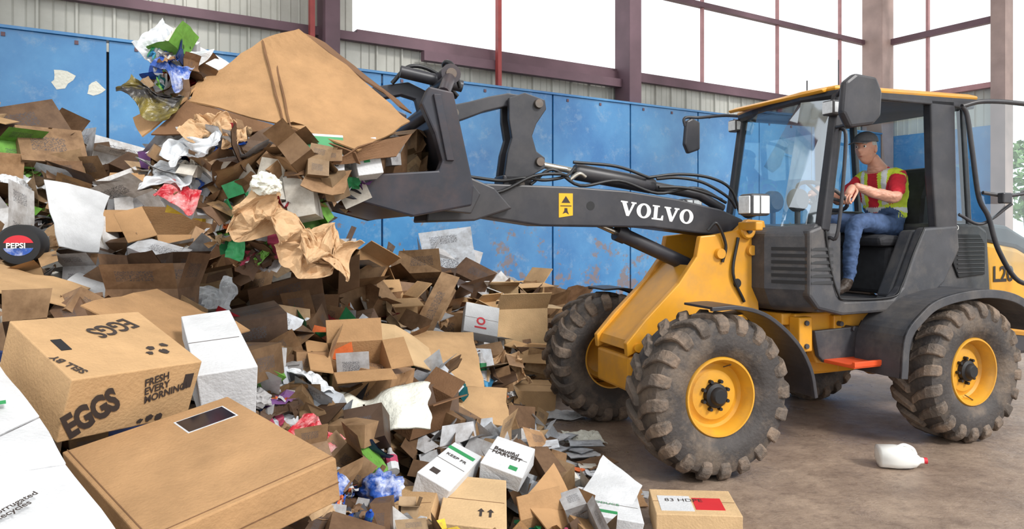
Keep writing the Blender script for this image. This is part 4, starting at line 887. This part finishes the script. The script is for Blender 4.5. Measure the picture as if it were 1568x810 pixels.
for (x,y,z,a,b,rz) in ((-1.65,3.9,1.12,.30,.22,.2),(-2.0,5.0,1.32,.36,.26,1),(-1.2,4.0,.88,.26,.2,.5),(-3.4,5.6,1.75,.5,.35,.3),(-1.0,3.5,.76,.25,.2,1.2),(-2.3,4.6,1.25,.36,.26,2),(-.7,5.3,.68,.3,.22,.3),(-3.7,5.4,1.85,.4,.3,1.3),(-1.5,4.6,1.02,.28,.2,.8),(-.45,4.3,.48,.22,.16,.2)):
    crumpled('plastic_film',(x,y,z),a,b,'film',.05,(U(.2,.9),U(-.3,.3),rz))
for (x,y,z,a,b,rz) in ((-3.0,4.7,1.42,.4,.3,.2),(-1.75,4.6,1.10,.32,.26,1),(-.95,4.2,.74,.25,.22,.5)):
    crumpled('kraft_paper',(x,y,z),a,b,'kraft',.08,(U(.3,.9),U(-.3,.3),rz))
n=26; v=[];f=[]
for i in range(n):
    for j in range(14):
        x=(i/(n-1)-.5)*.46; y=(j/13-.5)*.30; q=Vector((x*7,y*7,3)); v.append((x+.03*noise.noise(q*1.7),y+.03*noise.noise(q*1.5+Vector((5,5,5))),.05*noise.noise(q)-.25*max(0,-y-.02)+.06*math.sin(x*9)*.5))
for i in range(n-1):
    for j in range(13): f.append((i*14+j,(i+1)*14+j,(i+1)*14+j+1,i*14+j+1))
fo=mk('foam_sheet',v,f,'foam',None,smooth=True,mx=Matrix.Translation((-.64,3.55,.62))@Matrix.Rotation(.15,4,'Z')@Matrix.Rotation(.45,4,'X')); s=fo.modifiers.new('t','SOLIDIFY'); s.thickness=.012
e=empty('drink_pack',Matrix.Translation((-2.66,3.9,1.42))@Matrix.Rotation(.4,4,'Z'))
lathe('wrap',[(0,-.08),(.10,-.08),(.112,-.06),(.112,.10),(.09,.13),(0,.13)],'grill',e,32)
for nm,m,a0,a1 in (('logo_top','redl',.25,math.pi-.25),('logo_bot','bluep',math.pi+.25,2*math.pi-.25)):
    pts=[(.07*math.cos(a0+(a1-a0)*i/14),-.083,.055*math.sin(a0+(a1-a0)*i/14)) for i in range(15)]; mk(nm,pts,[tuple(range(15))],m,e,fix=False)
text('logo_text','PEPSI',.04,'white',frame((-.056,-.085,-.014),(1,0,0),(0,0,1)),e,.001)
crumpled('paper_sheet',(.50,5.06,.035),.27,.2,'foam',.03,(0,0,.3),n=20)
crumpled('paper_sheet',(.42,5.75,.03),.35,.22,'cbw',.02,(0,0,.1),n=20)
crumpled('paper_sheet',(.52,4.15,.02),.14,.1,'foam',.015,(0,0,.8),n=16)
lathe('plastic_lid',[(0,.012),(.05,.012),(.055,.006),(.055,0)],'white',None,28,mx=Matrix.Translation((.46,4.48,.002))@Matrix.Rotation(math.pi/2,4,'X'))
def jug():
    e=empty('plastic_milk_jug',Matrix.Translation((2.45,4.55,.07))@Matrix.Rotation(-.15,4,'Z'))
    v=[];f=[];sec=[(-.13,.045,.04),(-.12,.07,.065),(-.02,.074,.068),(.05,.07,.064),(.10,.04,.045),(.125,.02,.02),(.15,.018,.018)]
    n=16
    for x,a,b in sec:
        for i in range(n):
            t=2*math.pi*i/n; c,s_=math.cos(t),math.sin(t); k=(abs(c)**4+abs(s_)**4)**-.25 if x<.07 else 1
            v.append((x+U(-.004,.004),a*c*k+U(-.003,.003),b*s_*k-(.02 if x>.09 else 0)))
    for i in range(len(sec)-1):
        for j in range(n): f.append((i*n+j,i*n+(j+1)%n,(i+1)*n+(j+1)%n,(i+1)*n+j))
    f.append(tuple(range(n))); mk('bottle',v,f,'jug',e,smooth=True)
    tube('cap',[(.145,0,-.02),(.165,0,-.02)],.02,'redl',e,False,16)
    tube('handle',[(-.01,0,.06),(.03,0,.075),(.08,0,.055),(.10,0,.02)],.010,'jug',e)
jug()

# ------------------------------------------------------------ load in bucket
load=empty('bucket_waste_load')
def lsheet(name,quads,m,th=.008,wob=.008):
    o=quadsheet(name,quads,m,th,wob); o.parent=load; return o
A_=(-1.52,3.50,2.22);B_=(-1.30,3.75,2.49);C_=(-1.13,3.80,2.57);D_=(-.64,3.78,2.16);E_=(-.530,3.72,2.06);F_=(-.73,3.36,1.87);G_=(-1.06,3.34,1.98);H_=(-1.50,3.32,2.10)
lsheet('big_carton_panel',[(B_,C_,D_,G_),(A_,B_,G_,H_),(D_,E_,F_,G_)],'cb2',wob=.011)
lsheet('big_carton_flap',[(A_,H_,(-1.66,3.22,1.93),(-1.76,3.32,2.02))],'cb2'); lsheet('big_carton_flap2',[(H_,G_,(-1.25,3.26,1.93),(-1.62,3.22,1.93))],'cbd')
lsheet('big_carton_lip',[(G_,F_,(-.72,3.40,1.82),(-1.02,3.37,1.91))],'cbd')
for t in (0.0,.12): lsheet('big_carton_crease',[tuple((p[0]+t*(.45 if i<2 else .28),p[1]-.004,p[2]-t*(.36 if i<2 else .10)) for i,p in enumerate([(-1.300,3.735,2.485),(-1.292,3.735,2.485),(-1.053,3.33,1.99),(-1.06,3.33,1.99)]))],'cbd',.010,.002)
lsheet('big_carton_back',[((-1.13,3.85,2.56),(-1.03,3.97,2.53),(-.54,3.9,2.14),(-.60,3.8,2.16))],'cbd')
lsheet('white_board',[((-1.95,4.0,2.66),(-1.92,3.9,2.60),(-1.50,3.7,2.28),(-1.45,3.8,2.35))],'cbw')
lsheet('side_carton',[((-.85,3.30,1.80),(-.56,3.5,1.86),(-.50,3.6,1.98),(-.72,3.36,1.90))],'cbd')
lb_=MB()
for i in range(520):
    a=U(0,6.28); r=R()**.5; x=-1.22+.48*r*math.cos(a); z=1.74+.20*r*math.sin(a)-.12*(x+1.2); y=3.42+U(-.2,.35)
    if x>-.98 and z<1.68: continue
    piece(lb_,x,y,z,U(.055,.15),.30,.32,1.2)
for i in range(70): piece(lb_,U(-1.34,-1.08),3.40+U(-.1,.1),U(1.34,1.62),U(.05,.11),.35,.3,1.3)
for i in range(70): piece(lb_,U(-1.74,-1.50),3.48+U(-.12,.12),U(2.1,2.38),U(.05,.11),.5,.25,1.3)
for i in range(160):
    p=FF.matrix_local@Vector((U(1.74,2.25),U(-.78,.76),U(1.72,2.0))); piece(lb_,p.x,p.y,p.z,U(.07,.17),.35,.15,1)
lb_.build('load_scraps',parent=load)
crumpled('kraft_hang',(-.99,3.16,1.50),.44,.18,'kraft',.075,(1.2,.50,.1),.06,fr=13,parent=load)
crumpled('kraft_hang2',(-.82,3.18,1.40),.22,.12,'kraft',.055,(1.0,.35,.0),.05,fr=14,parent=load)
crumpled('kraft_top',(-1.32,3.22,1.95),.24,.16,'kraft',.06,(1.0,.2,.2),fr=14,parent=load)
crumpled('film_a',(-1.40,3.16,1.84),.26,.12,'film',.05,(1.0,-.5,.2),parent=load)
crumpled('film_b',(-1.52,3.20,1.74),.16,.16,'film',.05,(1.0,.3,.2),parent=load)
crumpled('red_pack',(-1.47,3.18,1.66),.17,.12,'redp',.035,(1.1,.5,.2),parent=load)
crumpled('blue_pack',(-1.60,3.40,2.26),.16,.10,'bluep',.04,(1.1,.5,.2),parent=load)
crumpled('white_plastic',(-1.64,3.42,2.33),.26,.20,'film',.05,(1.0,.6,.2),parent=load)
crumpled('black_bag',(-1.64,3.24,2.10),.22,.15,'blackbag',.04,(1.2,.3,.2),parent=load)
o=blobobj('foam_wad',(-1.06,3.10,1.70),.058,(1,1,.8),'foam',4,.4,2.2,0,False); o.parent=load
crumpled('green_pack',(-1.26,3.30,1.46),.08,.18,'greendk',.02,(1.4,.1,0),n=14,parent=load)
e,w,d=hero('printed_carton',(-.93,3.28,1.74),(-.78,3.36,1.74),(-.95,3.31,1.95),.12,'cbw',seam=False); e.parent=load; box('green_band',(0,.12,0),(w-.002,.2,.003),'greendk',e); box('blue_band',(0,.0,0),(w-.002,.03,.003),'bluep',e); text('print','ATHLETIC',.032,'black_ink',ontop(.01,.06),e,.001,.9)
e,w,d=hero('printed_carton',(-.73,3.42,1.76),(-.62,3.48,1.78),(-.75,3.45,1.94),.12,'cbw',seam=False); e.parent=load; box('green_mark',(.04,.06,0),(.07,.12,.003),'greendk',e)

# ------------------------------------------------------------ light, world, camera
w=bpy.data.worlds.new('world'); scn.world=w; w.use_nodes=True; nt=w.node_tree; bg=nt.nodes['Background']
bg.inputs[0].default_value=(.95,.98,1,1); bg.inputs[1].default_value=1.6
sl=bpy.data.lights.new('sun','SUN'); sl.energy=2.8; sl.angle=math.radians(12); sl.color=(1,.97,.93); so=bpy.data.objects.new('sun',sl); COL.objects.link(so)
so.rotation_euler=Vector((.80,-.75,.85)).to_track_quat('Z','Y').to_euler(); so.location=(5,-5,10)
cd=bpy.data.cameras.new('camera'); cam=bpy.data.objects.new('camera',cd); COL.objects.link(cam); scn.camera=cam
cam.location=(0,0,1.5); cam.rotation_euler=(math.radians(90),0,0); cd.sensor_width=36; cd.lens=36*1100/1568; cd.shift_y=-52/1568; cd.clip_start=.05; cd.clip_end=300
